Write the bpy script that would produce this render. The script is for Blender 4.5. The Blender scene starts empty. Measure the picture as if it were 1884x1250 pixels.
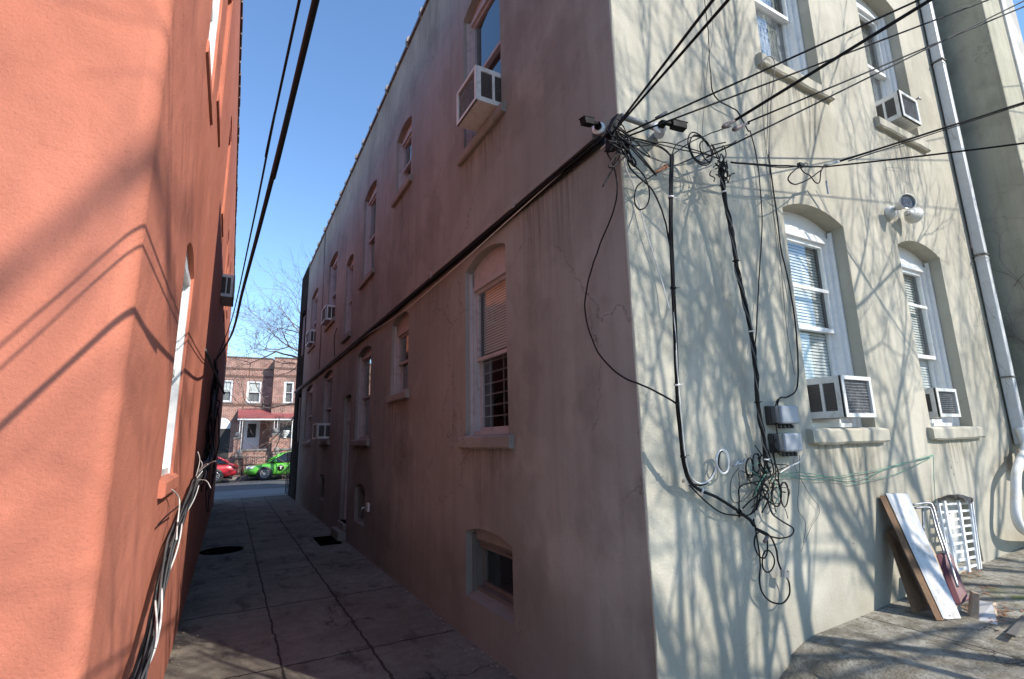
import bpy, bmesh, math, random
from mathutils import Vector, Matrix, noise
from mathutils.geometry import tessellate_polygon
random.seed(7)
R = math.radians
scene = bpy.context.scene
COL = scene.collection

# ------------------------------------------------------------------ camera
CAM = Vector((0, 0, 1.6))
FPX = 926.7
def cam_rows():
    a, b, g = 0.50620574, 0.19972403, -0.02231754
    Rz = Matrix(((math.cos(a), -math.sin(a), 0), (math.sin(a), math.cos(a), 0), (0, 0, 1)))
    base = Matrix(((1, 0, 0), (0, 0, -1), (0, 1, 0)))
    Rx = Matrix(((1, 0, 0), (0, math.cos(b), math.sin(b)), (0, -math.sin(b), math.cos(b))))
    Rr = Matrix(((math.cos(g), -math.sin(g), 0), (math.sin(g), math.cos(g), 0), (0, 0, 1)))
    return Rr @ Rx @ base @ Rz
MC = cam_rows()
cd = bpy.data.cameras.new('camera')
cam = bpy.data.objects.new('camera', cd); COL.objects.link(cam)
rot = Matrix((MC[0], -MC[1], -MC[2])).transposed()
cam.matrix_world = Matrix.Translation(CAM) @ rot.to_4x4()
cd.sensor_width = 36; cd.lens = FPX / 1884 * 36; cd.clip_start = 0.02; cd.clip_end = 500
scene.camera = cam
# surveyed points: a bearing of the photograph met with a real plane of the place
def ray(x, y): return MC.transposed() @ Vector(((x - 942) / FPX, (y - 625) / FPX, 1))
def onY(x, y, Y): d = ray(x, y); return CAM + d * (Y / d.y)
def onX(x, y, X): d = ray(x, y); return CAM + d * (X / d.x)
def onZ(x, y, Z): d = ray(x, y); return CAM + d * ((Z - 1.6) / d.z)

# ------------------------------------------------------------------ light
AZ, EL = 150.5, 37.0
w = bpy.data.worlds.new('World'); scene.world = w; w.use_nodes = True
nt = w.node_tree; nt.nodes.clear()
sky = nt.nodes.new('ShaderNodeTexSky'); sky.sky_type = 'NISHITA'; sky.sun_disc = False
sky.sun_elevation = R(EL); sky.sun_rotation = R(AZ); sky.air_density = 1.3; sky.dust_density = 0.0; sky.ozone_density = 6.5; sky.altitude = 600
bgn = nt.nodes.new('ShaderNodeBackground'); bgn.inputs[1].default_value = 0.15
wo = nt.nodes.new('ShaderNodeOutputWorld')
nt.links.new(sky.outputs[0], bgn.inputs[0]); nt.links.new(bgn.outputs[0], wo.inputs[0])
ld = bpy.data.lights.new('sun', 'SUN'); ld.energy = 3.8; ld.angle = R(0.53); ld.color = (1, 0.935, 0.84)
sun = bpy.data.objects.new('sun', ld); COL.objects.link(sun)
SUN = Vector((math.sin(R(AZ)) * math.cos(R(EL)), math.cos(R(AZ)) * math.cos(R(EL)), math.sin(R(EL))))
sun.rotation_euler = SUN.to_track_quat('Z', 'Y').to_euler(); sun.location = (6, -8, 14)
scene.view_settings.view_transform = 'Standard'; scene.view_settings.look = 'None'
scene.view_settings.exposure = 0.85; scene.view_settings.gamma = 1
scene.cycles.max_bounces = 8;  scene.cycles.diffuse_bounces = 5; scene.cycles.use_denoising = True

# ------------------------------------------------------------------ materials
class NB:
    def __init__(s, name):
        s.m = bpy.data.materials.new(name); s.m.use_nodes = True; s.t = s.m.node_tree
        s.b = s.t.nodes['Principled BSDF']; s.out = s.t.nodes['Material Output']
        s.pos = s.t.nodes.new('ShaderNodeNewGeometry').outputs['Position']
    def n(s, typ, **k):
        o = s.t.nodes.new(typ)
        for a, v in k.items(): setattr(o, a, v)
        return o
    def l(s, a, b): s.t.links.new(a, b)
    def mapv(s, scale=(1, 1, 1), loc=(0, 0, 0)):
        o = s.n('ShaderNodeMapping'); o.inputs['Scale'].default_value = scale; o.inputs['Location'].default_value = loc
        s.l(s.pos, o.inputs['Vector']); return o.outputs[0]
    def noise(s, scale, detail=4, rough=.55, vec=None, out=0):
        o = s.n('ShaderNodeTexNoise'); o.inputs['Scale'].default_value = scale; o.inputs['Detail'].default_value = detail
        o.inputs['Roughness'].default_value = rough; s.l(vec or s.pos, o.inputs['Vector']); return o.outputs[out]
    def ramp(s, fac, stops, interp='LINEAR'):
        o = s.n('ShaderNodeValToRGB'); o.color_ramp.interpolation = interp
        e = o.color_ramp.elements
        while len(e) < len(stops): e.new(.5)
        for i, (p, c) in enumerate(stops):
            e[i].position = p; e[i].color = (*c, 1) if isinstance(c, (tuple, list)) else (c, c, c, 1)
        s.l(fac, o.inputs[0]); return o.outputs[0]
    def math(s, op, a, b=None, c=None):
        o = s.n('ShaderNodeMath', operation=op)
        for i, v in enumerate((a, b, c)):
            if v is None: continue
            if isinstance(v, (int, float)): o.inputs[i].default_value = v
            else: s.l(v, o.inputs[i])
        return o.outputs[0]
    def mix(s, fac, a, b, mode='MIX'):
        o = s.n('ShaderNodeMix', data_type='RGBA', blend_type=mode)
        for k, v in ((0, fac), (6, a), (7, b)):
            if isinstance(v, (int, float)): o.inputs[k].default_value = v
            elif isinstance(v, tuple): o.inputs[k].default_value = (*v, 1)
            else: s.l(v, o.inputs[k])
        return o.outputs[2]
    def bump(s, h, strength, dist, prev=None):
        o = s.n('ShaderNodeBump'); o.inputs['Strength'].default_value = strength; o.inputs['Distance'].default_value = dist
        s.l(h, o.inputs['Height'])
        if prev is not None: s.l(prev, o.inputs['Normal'])
        return o.outputs[0]
    def fin(s, col, rough=.8, normal=None, metal=0, spec=None):
        if isinstance(col, tuple): s.b.inputs['Base Color'].default_value = (*col, 1)
        else: s.l(col, s.b.inputs['Base Color'])
        if isinstance(rough, (int, float)): s.b.inputs['Roughness'].default_value = rough
        else: s.l(rough, s.b.inputs['Roughness'])
        s.b.inputs['Metallic'].default_value = metal
        if spec is not None: s.b.inputs['Specular IOR Level'].default_value = spec
        if normal is not None: s.l(normal, s.b.inputs['Normal'])
        return s.m

def stucco(name, c, dark, grain=1.0, streak=.35, crack=.5, stain=(.12, .11, .09)):
    s = NB(name)
    big = s.noise(.9, 5); mid = s.noise(4.5, 6, .65); fine = s.noise(95, 5, .7); wav = s.noise(2.2, 3)
    col = s.mix(s.ramp(big, [(.3, 0), (.7, 1)]), c, dark)
    col = s.mix(s.math('MULTIPLY', s.ramp(mid, [(.35, 0), (.75, 1)]), .4), col, tuple(x * .82 for x in c))
    st = s.noise(1, 6, .65, s.mapv((7, 7, .38)))
    col = s.mix(s.math('MULTIPLY', s.ramp(st, [(.45, 0), (.75, 1)]), streak), col, stain, 'MIX')
    pt = s.noise(1.15, 5, .55, s.mapv((1, 1, 1), (13, 5, 2)))
    col = s.mix(s.math('MULTIPLY', s.ramp(pt, [(.53, 0), (.565, 1)]), .16), col, tuple(min(1, x * 1.35) for x in c))
    pt2 = s.noise(.9, 6, .6, s.mapv((1, 1, .8), (3, 8, 21)))
    col = s.mix(s.math('MULTIPLY', s.ramp(pt2, [(.53, 0), (.60, 1)]), .36), col, stain)
    col = s.mix(s.math('MULTIPLY', s.ramp(s.noise(130, 3, .6), [(.56, 0), (.66, 1)]), .35), col, tuple(x * .55 for x in c))
    # dirt climbing from the ground and dark pits
    sp = s.n('ShaderNodeSeparateXYZ'); s.l(s.pos, sp.inputs[0])
    low = s.math('MULTIPLY', s.ramp(s.math('ADD', sp.outputs[2], s.math('MULTIPLY', big, -.9)), [(0, 1), (.5, 0)]), .55)
    col = s.mix(low, col, stain)
    pit = s.n('ShaderNodeTexVoronoi'); pit.inputs['Scale'].default_value = 9; s.l(s.pos, pit.inputs['Vector'])
    col = s.mix(s.math('MULTIPLY', s.ramp(pit.outputs[0], [(.015, 1), (.03, 0)]), .6), col, stain)
    vm = s.n('ShaderNodeVectorMath', operation='ADD'); s.l(s.pos, vm.inputs[0])
    sc = s.n('ShaderNodeVectorMath', operation='SCALE'); s.l(s.noise(2.5, 5, .6, None, 1), sc.inputs[0]); sc.inputs[3].default_value = .55
    s.l(sc.outputs[0], vm.inputs[1])
    v = s.n('ShaderNodeTexVoronoi', feature='DISTANCE_TO_EDGE'); v.inputs['Scale'].default_value = .75; s.l(vm.outputs[0], v.inputs['Vector'])
    mask = s.ramp(s.noise(.8, 2, .5, s.mapv((1, 1, 1), (9, 3, 4))), [(.47, 0), (.56, 1)])
    cr = s.math('MULTIPLY', s.ramp(v.outputs[0], [(.0, 1), (.0045, 0)]), mask)
    col = s.mix(s.math('MULTIPLY', cr, crack), col, tuple(x * .35 for x in c))
    nrm = s.bump(fine, .45 * grain, .006)
    nrm = s.bump(mid, .35, .02, nrm); nrm = s.bump(wav, .35, .05, nrm); nrm = s.bump(cr, -.5, .01, nrm)
    return s.fin(col, .88, nrm, spec=.25)

def plain(name, c, rough=.5, var=.12, metal=0, dirt=None, bscale=40, bump=.1, spec=None, dscale=6):
    s = NB(name)
    tc = s.n('ShaderNodeTexCoord').outputs['Object']
    n1 = s.noise(dscale, 5, .6, tc)
    col = s.mix(s.math('MULTIPLY', s.ramp(n1, [(.3, 0), (.7, 1)]), 1.0), c, tuple(x * (1 - var) for x in c))
    if dirt: col = s.mix(s.math('MULTIPLY', s.ramp(s.noise(dscale * 2.3, 6, .7, tc), [(.52, 0), (.66, 1)]), dirt[1]), col, dirt[0])
    return s.fin(col, rough, s.bump(s.noise(bscale, 3, .6, tc), bump, .002), metal, spec)

def glass_mat(name, tint=(.86, .9, .9), extra=.06, rough=0.0):
    s = NB(name); tr = s.n('ShaderNodeBsdfTransparent'); tr.inputs[0].default_value = (*tint, 1)
    gl = s.n('ShaderNodeBsdfGlossy'); gl.inputs['Roughness'].default_value = rough; gl.inputs[0].default_value = (1, 1, 1, 1)
    fr = s.n('ShaderNodeLayerWeight'); fr.inputs[0].default_value = .5   # facing, the same from both sides of the pane
    if rough == 0: nb = s.bump(s.noise(1.3, 2), .12, .02); s.l(nb, gl.inputs['Normal'])
    mx = s.n('ShaderNodeMixShader'); s.l(s.math('MINIMUM', s.math('ADD', s.math('POWER', fr.outputs['Facing'], 3.5), extra), 1), mx.inputs[0])
    s.l(tr.outputs[0], mx.inputs[1]); s.l(gl.outputs[0], mx.inputs[2]); s.l(mx.outputs[0], s.out.inputs[0])
    return s.m

M = {}
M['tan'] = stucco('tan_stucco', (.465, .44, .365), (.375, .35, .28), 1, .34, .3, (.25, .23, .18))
M['side'] = stucco('shade_darkened_side_stucco', (.325, .305, .275), (.24, .225, .20), 1, .34, .8, (.13, .115, .10))  # same tan paint, base darkened to put the alley shade into its colour
M['neigh'] = stucco('neighbour_stucco', (.42, .40, .31), (.36, .35, .27), 1, .4, .5)
M['whitewall'] = stucco('pale_stucco', (.62, .60, .55), (.55, .54, .5), 1, .2, .3)
M['salmon'] = stucco('salmon_stucco', (.55, .195, .125), (.47, .158, .098), 1.2, .12, .15, (.36, .13, .09))
M['sill'] = stucco('sill_stucco', (.48, .46, .38), (.42, .40, .33), 1, .3, .5)
M['white'] = plain('white_vinyl', (.78, .78, .77), .35, .06, dirt=((.4, .38, .33), .25))
M['trimold'] = plain('old_white_trim', (.66, .63, .60), .6, .12, dirt=((.3, .25, .2), .5), bump=.3)
M['acwhite'] = plain('air_conditioner_enamel', (.66, .66, .63), .45, .1, dirt=((.33, .29, .22), .4))
M['grille'] = plain('condenser_fins', (.27, .27, .28), .5, .3, .1, dirt=((.6, .6, .6), .6), dscale=16)
M['dark'] = plain('dark_louvre', (.035, .032, .03), .6, .2)
M['louvre'] = plain('grey_louvre', (.13, .12, .11), .6, .2)
M['black'] = plain('black_cable_jacket', (.008, .008, .009), .6, .2, spec=.2)
M['greywire'] = plain('weathered_cable_jacket', (.10, .10, .10), .55, .3)
M['whitewire'] = plain('white_cable_jacket', (.72, .70, .66), .5, .1, dirt=((.35, .28, .22), .4))
M['green'] = plain('green_ground_wire', (.10, .30, .21), .5, .3)
M['steel'] = plain('galvanised_steel', (.42, .43, .44), .42, .2, .75, dirt=((.2, .15, .1), .3))
M['pipe'] = plain('painted_downspout', (.60, .62, .63), .45, .1, 0, dirt=((.40, .38, .34), .3))
M['pipewhite'] = plain('white_painted_pipe', (.72, .72, .70), .4, .08, 0, dirt=((.5, .40, .16), .5), dscale=3)
M['conduit_metal'] = plain('dull_conduit_metal', (.25, .25, .25), .6, .25, .2)
M['void'] = plain('sooty_iron', (.004, .004, .004), 1.0, .2, spec=0)
M['copper'] = plain('rusty_clamp', (.36, .15, .07), .6, .3)
M['ceramic'] = plain('brown_insulator', (.19, .14, .13), .5, .2)
M['greybox'] = plain('grey_utility_box', (.36, .38, .41), .5, .1, dirt=((.22, .22, .22), .25))
M['interior'] = plain('dim_interior', (.10, .09, .085), .9, .3)
M['sidetrim'] = plain('grimy_mauve_trim', (.43, .39, .385), .65, .15, dirt=((.2, .17, .15), .5), bump=.3)
M['lens'] = plain('floodlight_lens', (.16, .165, .17), .15, .3, .3, dscale=40)
M['roof'] = plain('roof_membrane', (.12, .115, .11), .9, .2)
M['tile'] = plain('glazed_coping_tile', (.14, .10, .085), .5, .3, dirt=((.4, .38, .34), .5))
M['glass'] = glass_mat('window_glass')
M['glassleft'] = glass_mat('sunlit_side_glass', (.6, .62, .65), .12, .0)
M['glassdark'] = glass_mat('screened_glass', (.45, .47, .5), .03)
M['wood'] = None
M['paintboard'] = plain('white_painted_board', (.55, .55, .55), .7, .12, dirt=((.30, .27, .23), .75), dscale=4)
M['maroon'] = plain('maroon_vinyl', (.125, .022, .028), .45, .15)
M['curtain'] = plain('grey_curtain', (.30, .30, .30), .9, .3)
M['asphalt'] = None

def wood(name, c1, c2):
    s = NB(name); tc = s.n('ShaderNodeTexCoord').outputs['Object']
    mp = s.n('ShaderNodeMapping'); mp.inputs['Scale'].default_value = (9, 9, 1.2); s.l(tc, mp.inputs[0])
    g = s.noise(5, 7, .7, mp.outputs[0]); col = s.mix(s.ramp(g, [(.3, 0), (.7, 1)]), c1, c2)
    return s.fin(col, .75, s.bump(g, .4, .004))
M['wood'] = wood('weathered_brown_wood', (.21, .115, .05), (.10, .05, .022))
M['woodpale'] = wood('bare_pale_wood', (.48, .38, .28), (.33, .24, .16))

def concrete(name='yard_concrete', k=1.0):
    s = NB(name)
    sp = s.n('ShaderNodeSeparateXYZ'); s.l(s.pos, sp.inputs[0]); X, Y, Z = sp.outputs
    base = s.noise(1.3, 7, .65); spots = s.noise(2.1, 6, .7, s.mapv((1.6, .7, 1), (5, 2, 0))); fine = s.noise(70, 4, .7); mid = s.noise(9, 6, .7)
    wear = s.noise(.7, 4, .6, s.mapv((1, 1, 1), (2, 7, 3)))
    col = s.mix(s.ramp(base, [(.3, 0), (.7, 1)]), (.24, .225, .19), (.43, .41, .345))
    col = s.mix(s.math('MULTIPLY', s.ramp(mid, [(.42, 0), (.58, 1)]), .8 if k == 1 else .3), col, (.15, .13, .095))
    col = s.mix(s.math('MULTIPLY', s.ramp(spots, [(.54, 0), (.66, 1)]), .75), col, (.075, .07, .062))
    col = s.mix(s.math('MULTIPLY', s.ramp(wear, [(.5, 0), (.62, 1)]), .35), col, (.16, .145, .115))
    col = s.mix(s.math('MULTIPLY', s.ramp(s.noise(34, 6, .75), [(.50, 0), (.62, 1)]), .6 if k == 1 else .2), col, (.085, .078, .062))
    # flaked paint along the wall foot
    fl = s.noise(11, 5, .75); nearw = s.math('COMPARE', X, 1.62, .26)
    col = s.mix(s.math('MULTIPLY', s.math('MULTIPLY', s.ramp(fl, [(.60, 0), (.63, 1)]), nearw), .6), col, (.42, .39, .36))
    wob = s.math('MULTIPLY', s.math('SUBTRACT', s.noise(5, 5, .7), .5), .07)
    wob2 = s.math('MULTIPLY', s.math('SUBTRACT', s.noise(6, 5, .7, s.mapv((1, 1, 1), (4, 4, 4))), .5), .09)
    Xw = s.math('ADD', X, wob); Yw = s.math('ADD', Y, wob2)
    def line(v, c, wd):
        d = s.math('ABSOLUTE', s.math('SUBTRACT', v, c)); return s.math('LESS_THAN', d, wd)
    j = None
    for v, c, wd in ((Xw, .465, .009), (Xw, 1.12, .011), (Yw, 4.475, .010), (Yw, 6.11, .012), (Yw, 7.75, .008), (Yw, 10.2, .014), (Yw, 12.6, .014), (Yw, 15.1, .016), (Yw, 2.9, .01), (Yw, 17.4, .016), (Yw, .6, .01), (Xw, 3.6, .006)):
        q = line(v, c, wd); j = q if j is None else s.math('MAXIMUM', j, q)
    vm = s.n('ShaderNodeVectorMath', operation='ADD'); s.l(s.pos, vm.inputs[0])
    sc = s.n('ShaderNodeVectorMath', operation='SCALE'); s.l(s.noise(3, 5, .6, None, 1), sc.inputs[0]); sc.inputs[3].default_value = .5; s.l(sc.outputs[0], vm.inputs[1])
    v = s.n('ShaderNodeTexVoronoi', feature='DISTANCE_TO_EDGE'); v.inputs['Scale'].default_value = .7; s.l(vm.outputs[0], v.inputs['Vector'])
    mask = s.ramp(s.noise(.7, 2, .5, s.mapv((1, 1, 1), (1, 3, 4))), [(.46, 0), (.52, 1)] if k == 1 else [(.56, 0), (.60, 1)])
    cr = s.math('MULTIPLY', s.ramp(v.outputs[0], [(.002, 1), (.007, 0)]), mask)
    j = s.math('MAXIMUM', j, cr)
    col = s.mix(s.math('MULTIPLY', j, .85), col, (.028, .025, .022))
    foot = s.math('MULTIPLY', s.ramp(s.math('ADD', X, s.math('MULTIPLY', base, .25)), [(.0, 0), (1, 1)]), 0)
    # moss in the damp seam by the debris
    ms = s.n('ShaderNodeVectorMath', operation='DISTANCE'); s.l(s.pos, ms.inputs[0]); ms.inputs[1].default_value = (4.75, 1.5, .47)
    mo = s.math('MULTIPLY', s.ramp(ms.outputs['Value'], [(.05, 1), (.30, 0)]), s.ramp(mid, [(.48, 0), (.56, 1)]))
    col = s.mix(mo, col, (.12, .15, .03))
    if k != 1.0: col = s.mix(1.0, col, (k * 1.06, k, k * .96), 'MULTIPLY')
    n = s.bump(fine, .7, .008); n = s.bump(mid, .7 if k == 1 else .25, .02, n); n = s.bump(base, .3, .03, n); n = s.bump(j, -.8, .012, n)
    return s.fin(col, .9, n, spec=.2)
M['concrete'] = concrete()
M['alley'] = concrete('alley_concrete', .56)  # yard concrete multiplied down, so the alley's shade is partly in the colour
def asphalt():
    s = NB('street_asphalt'); f = s.noise(60, 4, .7); b = s.noise(.6, 5)
    col = s.mix(s.ramp(b, [(.3, 0), (.7, 1)]), (.075, .075, .078), (.12, .12, .12))
    return s.fin(s.mix(s.math('MULTIPLY', f, .5), col, (.05, .05, .05)), .85, s.bump(f, .4, .008))
M['asphalt'] = asphalt()
M['pave'] = plain('pavement_concrete', (.25, .24, .225), .9, .25, dscale=1.2, bscale=30, bump=.3)

def brick(name, c1, c2, mortar, axis='xz', scale=1.0):
    s = NB(name); sp = s.n('ShaderNodeSeparateXYZ'); s.l(s.pos, sp.inputs[0])
    cb = s.n('ShaderNodeCombineXYZ'); s.l(sp.outputs[0 if axis[0] == 'x' else 1], cb.inputs[0]); s.l(sp.outputs[2], cb.inputs[1])
    br = s.n('ShaderNodeTexBrick'); s.l(cb.outputs[0], br.inputs['Vector'])
    br.inputs['Scale'].default_value = 1; br.inputs['Brick Width'].default_value = .215 * scale; br.inputs['Row Height'].default_value = .075 * scale
    br.inputs['Mortar Size'].default_value = .010 * scale; br.inputs['Bias'].default_value = -.1
    br.inputs['Color1'].default_value = (*c1, 1); br.inputs['Color2'].default_value = (*c2, 1); br.inputs['Mortar'].default_value = (*mortar, 1)
    col = s.mix(s.math('MULTIPLY', s.ramp(s.noise(1.5, 6, .7), [(.45, 0), (.7, 1)]), .5), br.outputs[0], (.10, .075, .06))
    return s.fin(col, .92, s.bump(br.outputs['Fac'], -.5, .01), spec=.0)
M['brick'] = brick('red_brick', (.36, .15, .105), (.25, .09, .065), (.50, .45, .40))
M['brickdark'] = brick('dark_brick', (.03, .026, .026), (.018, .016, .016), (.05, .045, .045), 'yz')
M['brickband'] = plain('brick_band_course', (.17, .10, .075), .85, .3, dscale=12)

# ------------------------------------------------------------------ mesh helpers
def link(o, parent=None):
    COL.objects.link(o)
    if parent is not None: o.parent = parent
    return o
def tag(o, label=None, cat=None, group=None, kind=None):
    for k, v in (('label', label), ('category', cat), ('group', group), ('kind', kind)):
        if v: o[k] = v
    return o
def thing(name, label, cat, loc=(0, 0, 0), rz=0, group=None):
    o = bpy.data.objects.new(name, None); o.empty_display_size = .1; COL.objects.link(o)
    o.location = loc; o.rotation_euler = (0, 0, rz)
    return tag(o, label, cat, group)

class MB:
    """collects vertices and faces of one part"""
    def __init__(s): s.v = []; s.f = []; s.sm = []
    def add(s, vs, fs, smooth=False, T=None):
        k = len(s.v)
        s.v += [tuple(T @ Vector(v)) if T is not None else tuple(v) for v in vs]
        s.f += [[i + k for i in f] for f in fs]; s.sm += [smooth] * len(fs); return s
    def box(s, a, b, T=None):
        x0, y0, z0 = a; x1, y1, z1 = b
        vs = [(x0, y0, z0), (x1, y0, z0), (x1, y1, z0), (x0, y1, z0), (x0, y0, z1), (x1, y0, z1), (x1, y1, z1), (x0, y1, z1)]
        return s.add(vs, [(0, 3, 2, 1), (4, 5, 6, 7), (0, 1, 5, 4), (1, 2, 6, 5), (2, 3, 7, 6), (3, 0, 4, 7)], False, T)
    def cbox(s, c, d, T=None):
        return s.box([c[i] - d[i] / 2 for i in range(3)], [c[i] + d[i] / 2 for i in range(3)], T)
    def slab(s, c4, off):
        o = Vector(off); a = [Vector(p) for p in c4]; vs = a + [p + o for p in a]
        return s.add(vs, [(0, 1, 2, 3), (7, 6, 5, 4), (0, 4, 5, 1), (1, 5, 6, 2), (2, 6, 7, 3), (3, 7, 4, 0)])
    def prism(s, poly, off):
        n = len(poly); o = Vector(off); a = [Vector(p) for p in poly]
        return s.add(a + [p + o for p in a], [list(range(n)), list(range(2 * n - 1, n - 1, -1))] + [(i, i + n, (i + 1) % n + n, (i + 1) % n) for i in range(n)])
    def cyl(s, a, b, r, r2=None, seg=12, caps=True):
        return s.tube([a, b], [r, r if r2 is None else r2], seg, caps)
    def tube(s, pts, r, seg=6, caps=True):
        pts = [Vector(p) for p in pts]; n = len(pts); k = len(s.v)
        rr = r if isinstance(r, (list, tuple)) else [r] * n
        up = None
        for i, p in enumerate(pts):
            d = (pts[min(i + 1, n - 1)] - pts[max(i - 1, 0)]).normalized() if n > 1 else Vector((0, 0, 1))
            if up is None: up = d.orthogonal().normalized()
            else:
                up = up - d * up.dot(d)
                up = up.normalized() if up.length > 1e-6 else d.orthogonal().normalized()
            sd = d.cross(up)
            for j in range(seg):
                a = 2 * math.pi * j / seg; s.v.append(tuple(p + (up * math.cos(a) + sd * math.sin(a)) * rr[i]))
        for i in range(n - 1):
            for j in range(seg):
                s.f.append([k + i * seg + j, k + i * seg + (j + 1) % seg, k + (i + 1) * seg + (j + 1) % seg, k + (i + 1) * seg + j]); s.sm.append(seg > 4)
        if caps:
            s.f.append([k + j for j in range(seg)][::-1]); s.f.append([k + (n - 1) * seg + j for j in range(seg)]); s.sm += [False, False]
        return s
    def lathe(s, prof, o, ax=(0, 0, 1), seg=20):
        ax = Vector(ax).normalized(); u = ax.orthogonal().normalized(); v = ax.cross(u); o = Vector(o); k = len(s.v)
        for (rad, h) in prof:
            for j in range(seg):
                a = 2 * math.pi * j / seg; s.v.append(tuple(o + ax * h + (u * math.cos(a) + v * math.sin(a)) * rad))
        for i in range(len(prof) - 1):
            for j in range(seg):
                s.f.append([k + i * seg + j, k + i * seg + (j + 1) % seg, k + (i + 1) * seg + (j + 1) % seg, k + (i + 1) * seg + j]); s.sm.append(True)
        return s
    def build(s, name, mat, parent=None, bevel=0):
        me = bpy.data.meshes.new(name); me.from_pydata(s.v, [], s.f)
        me.polygons.foreach_set('use_smooth', s.sm)
        me.materials.append(mat); me.update()
        o = link(bpy.data.objects.new(name, me), parent)
        if bevel:
            b = o.modifiers.new('edge', 'BEVEL'); b.width = bevel; b.segments = 2; b.limit_method = 'ANGLE'; b.angle_limit = R(40)
            b.harden_normals = False
        return o

def smooth(pts, n=6):
    P = [Vector(p) for p in pts]
    if len(P) < 3: return P
    out = []
    for i in range(len(P) - 1):
        p0 = P[max(i - 1, 0)]; p1 = P[i]; p2 = P[i + 1]; p3 = P[min(i + 2, len(P) - 1)]
        for k in range(n):
            t = k / n
            out.append(.5 * ((2 * p1) + (p2 - p0) * t + (2 * p0 - 5 * p1 + 4 * p2 - p3) * t * t + (3 * p1 - p0 - 3 * p2 + p3) * t ** 3))
    out.append(P[-1]); return out
def sag(a, b, d, n=14):
    a = Vector(a); b = Vector(b)
    return [a.lerp(b, i / n) + Vector((0, 0, -4 * d * (i / n) * (1 - i / n))) for i in range(n + 1)]
def circ(c, r, u, v, n=20, a0=0, turns=1, grow=0):
    c = Vector(c); u = Vector(u); v = Vector(v); kx = c.x * 7
    return [c + (u * math.cos(a0 + 2 * math.pi * turns * i / (n * turns)) + v * math.sin(a0 + 2 * math.pi * i / n)) * (r * (1 + .16 * math.sin(2.1 * i / n * math.pi + kx) + .06 * math.sin(i * .9 + kx)) + grow * i) for i in range(int(n * turns) + 1)]

# arched opening outline in (u,z); spring line z1, rise
def arch(x0, x1, z0, z1, rise=.09, n=10, inset=0):
    x0 += inset; x1 -= inset; z0 += inset; z1 -= inset * .5
    if rise <= 0: return [(x0, z0), (x1, z0), (x1, z1), (x0, z1)]
    c = (x0 + x1) / 2; hw = (x1 - x0) / 2; rad = (hw * hw + rise * rise) / (2 * rise); zc = z1 + rise - rad; a = math.asin(hw / rad)
    return [(x0, z0), (x1, z0)] + [(c + rad * math.sin(a - 2 * a * i / n), zc + rad * math.cos(a - 2 * a * i / n)) for i in range(n + 1)]

def wall_sheet(name, outline, holes, depth, place, mat, parent, kind=None):
    """wall with real openings; place(u, z, d) -> world; depth = reveal depth"""
    cu = bpy.data.curves.new(name, 'CURVE'); cu.dimensions = '2D'; cu.fill_mode = 'BOTH'; cu.extrude = depth / 2
    for poly in [outline] + holes:
        sp = cu.splines.new('POLY'); sp.points.add(len(poly) - 1)
        for i, (a, b) in enumerate(poly): sp.points[i].co = (a, b, 0, 1)
        sp.use_cyclic_u = True
    tmp = bpy.data.objects.new('tmp', cu); COL.objects.link(tmp)
    dg = bpy.context.evaluated_depsgraph_get(); dg.update()
    me = bpy.data.meshes.new_from_object(tmp.evaluated_get(dg)); bpy.data.objects.remove(tmp); bpy.data.curves.remove(cu)
    for v in me.vertices: v.co = place(v.co.x, v.co.y, v.co.z + depth / 2)
    bm = bmesh.new(); bm.from_mesh(me); bmesh.ops.remove_doubles(bm, verts=bm.verts, dist=1e-5); bmesh.ops.recalc_face_normals(bm, faces=bm.faces); bm.to_mesh(me); bm.free()
    me.materials.clear(); me.materials.append(mat); me.name = name
    for p in me.polygons: p.use_smooth = False
    o = link(bpy.data.objects.new(name, me), parent); return o

# ------------------------------------------------------------------ windows
# local frame: x along the wall, y into the building, z up (absolute)
def blind_mb(x0, x1, z0, z1, y, pitch=.025, tilt=.004, jitter=.0006):
    m = MB(); z = z1
    while z > z0:
        j = random.uniform(-jitter, jitter)
        m.add([(x0, y + tilt, z + j), (x1, y + tilt, z - j), (x1, y - tilt, z - pitch * .93 - j), (x0, y - tilt, z - pitch * .93 + j)], [(0, 1, 2, 3)])
        z -= pitch
    m.box((x0, y - .012, z1), (x1, y + .012, z1 + .03)); return m
def arch_pts(x0, x1, z, rise, n=10): return arch(x0, x1, z - .2, z, rise, n)[2:]

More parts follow.
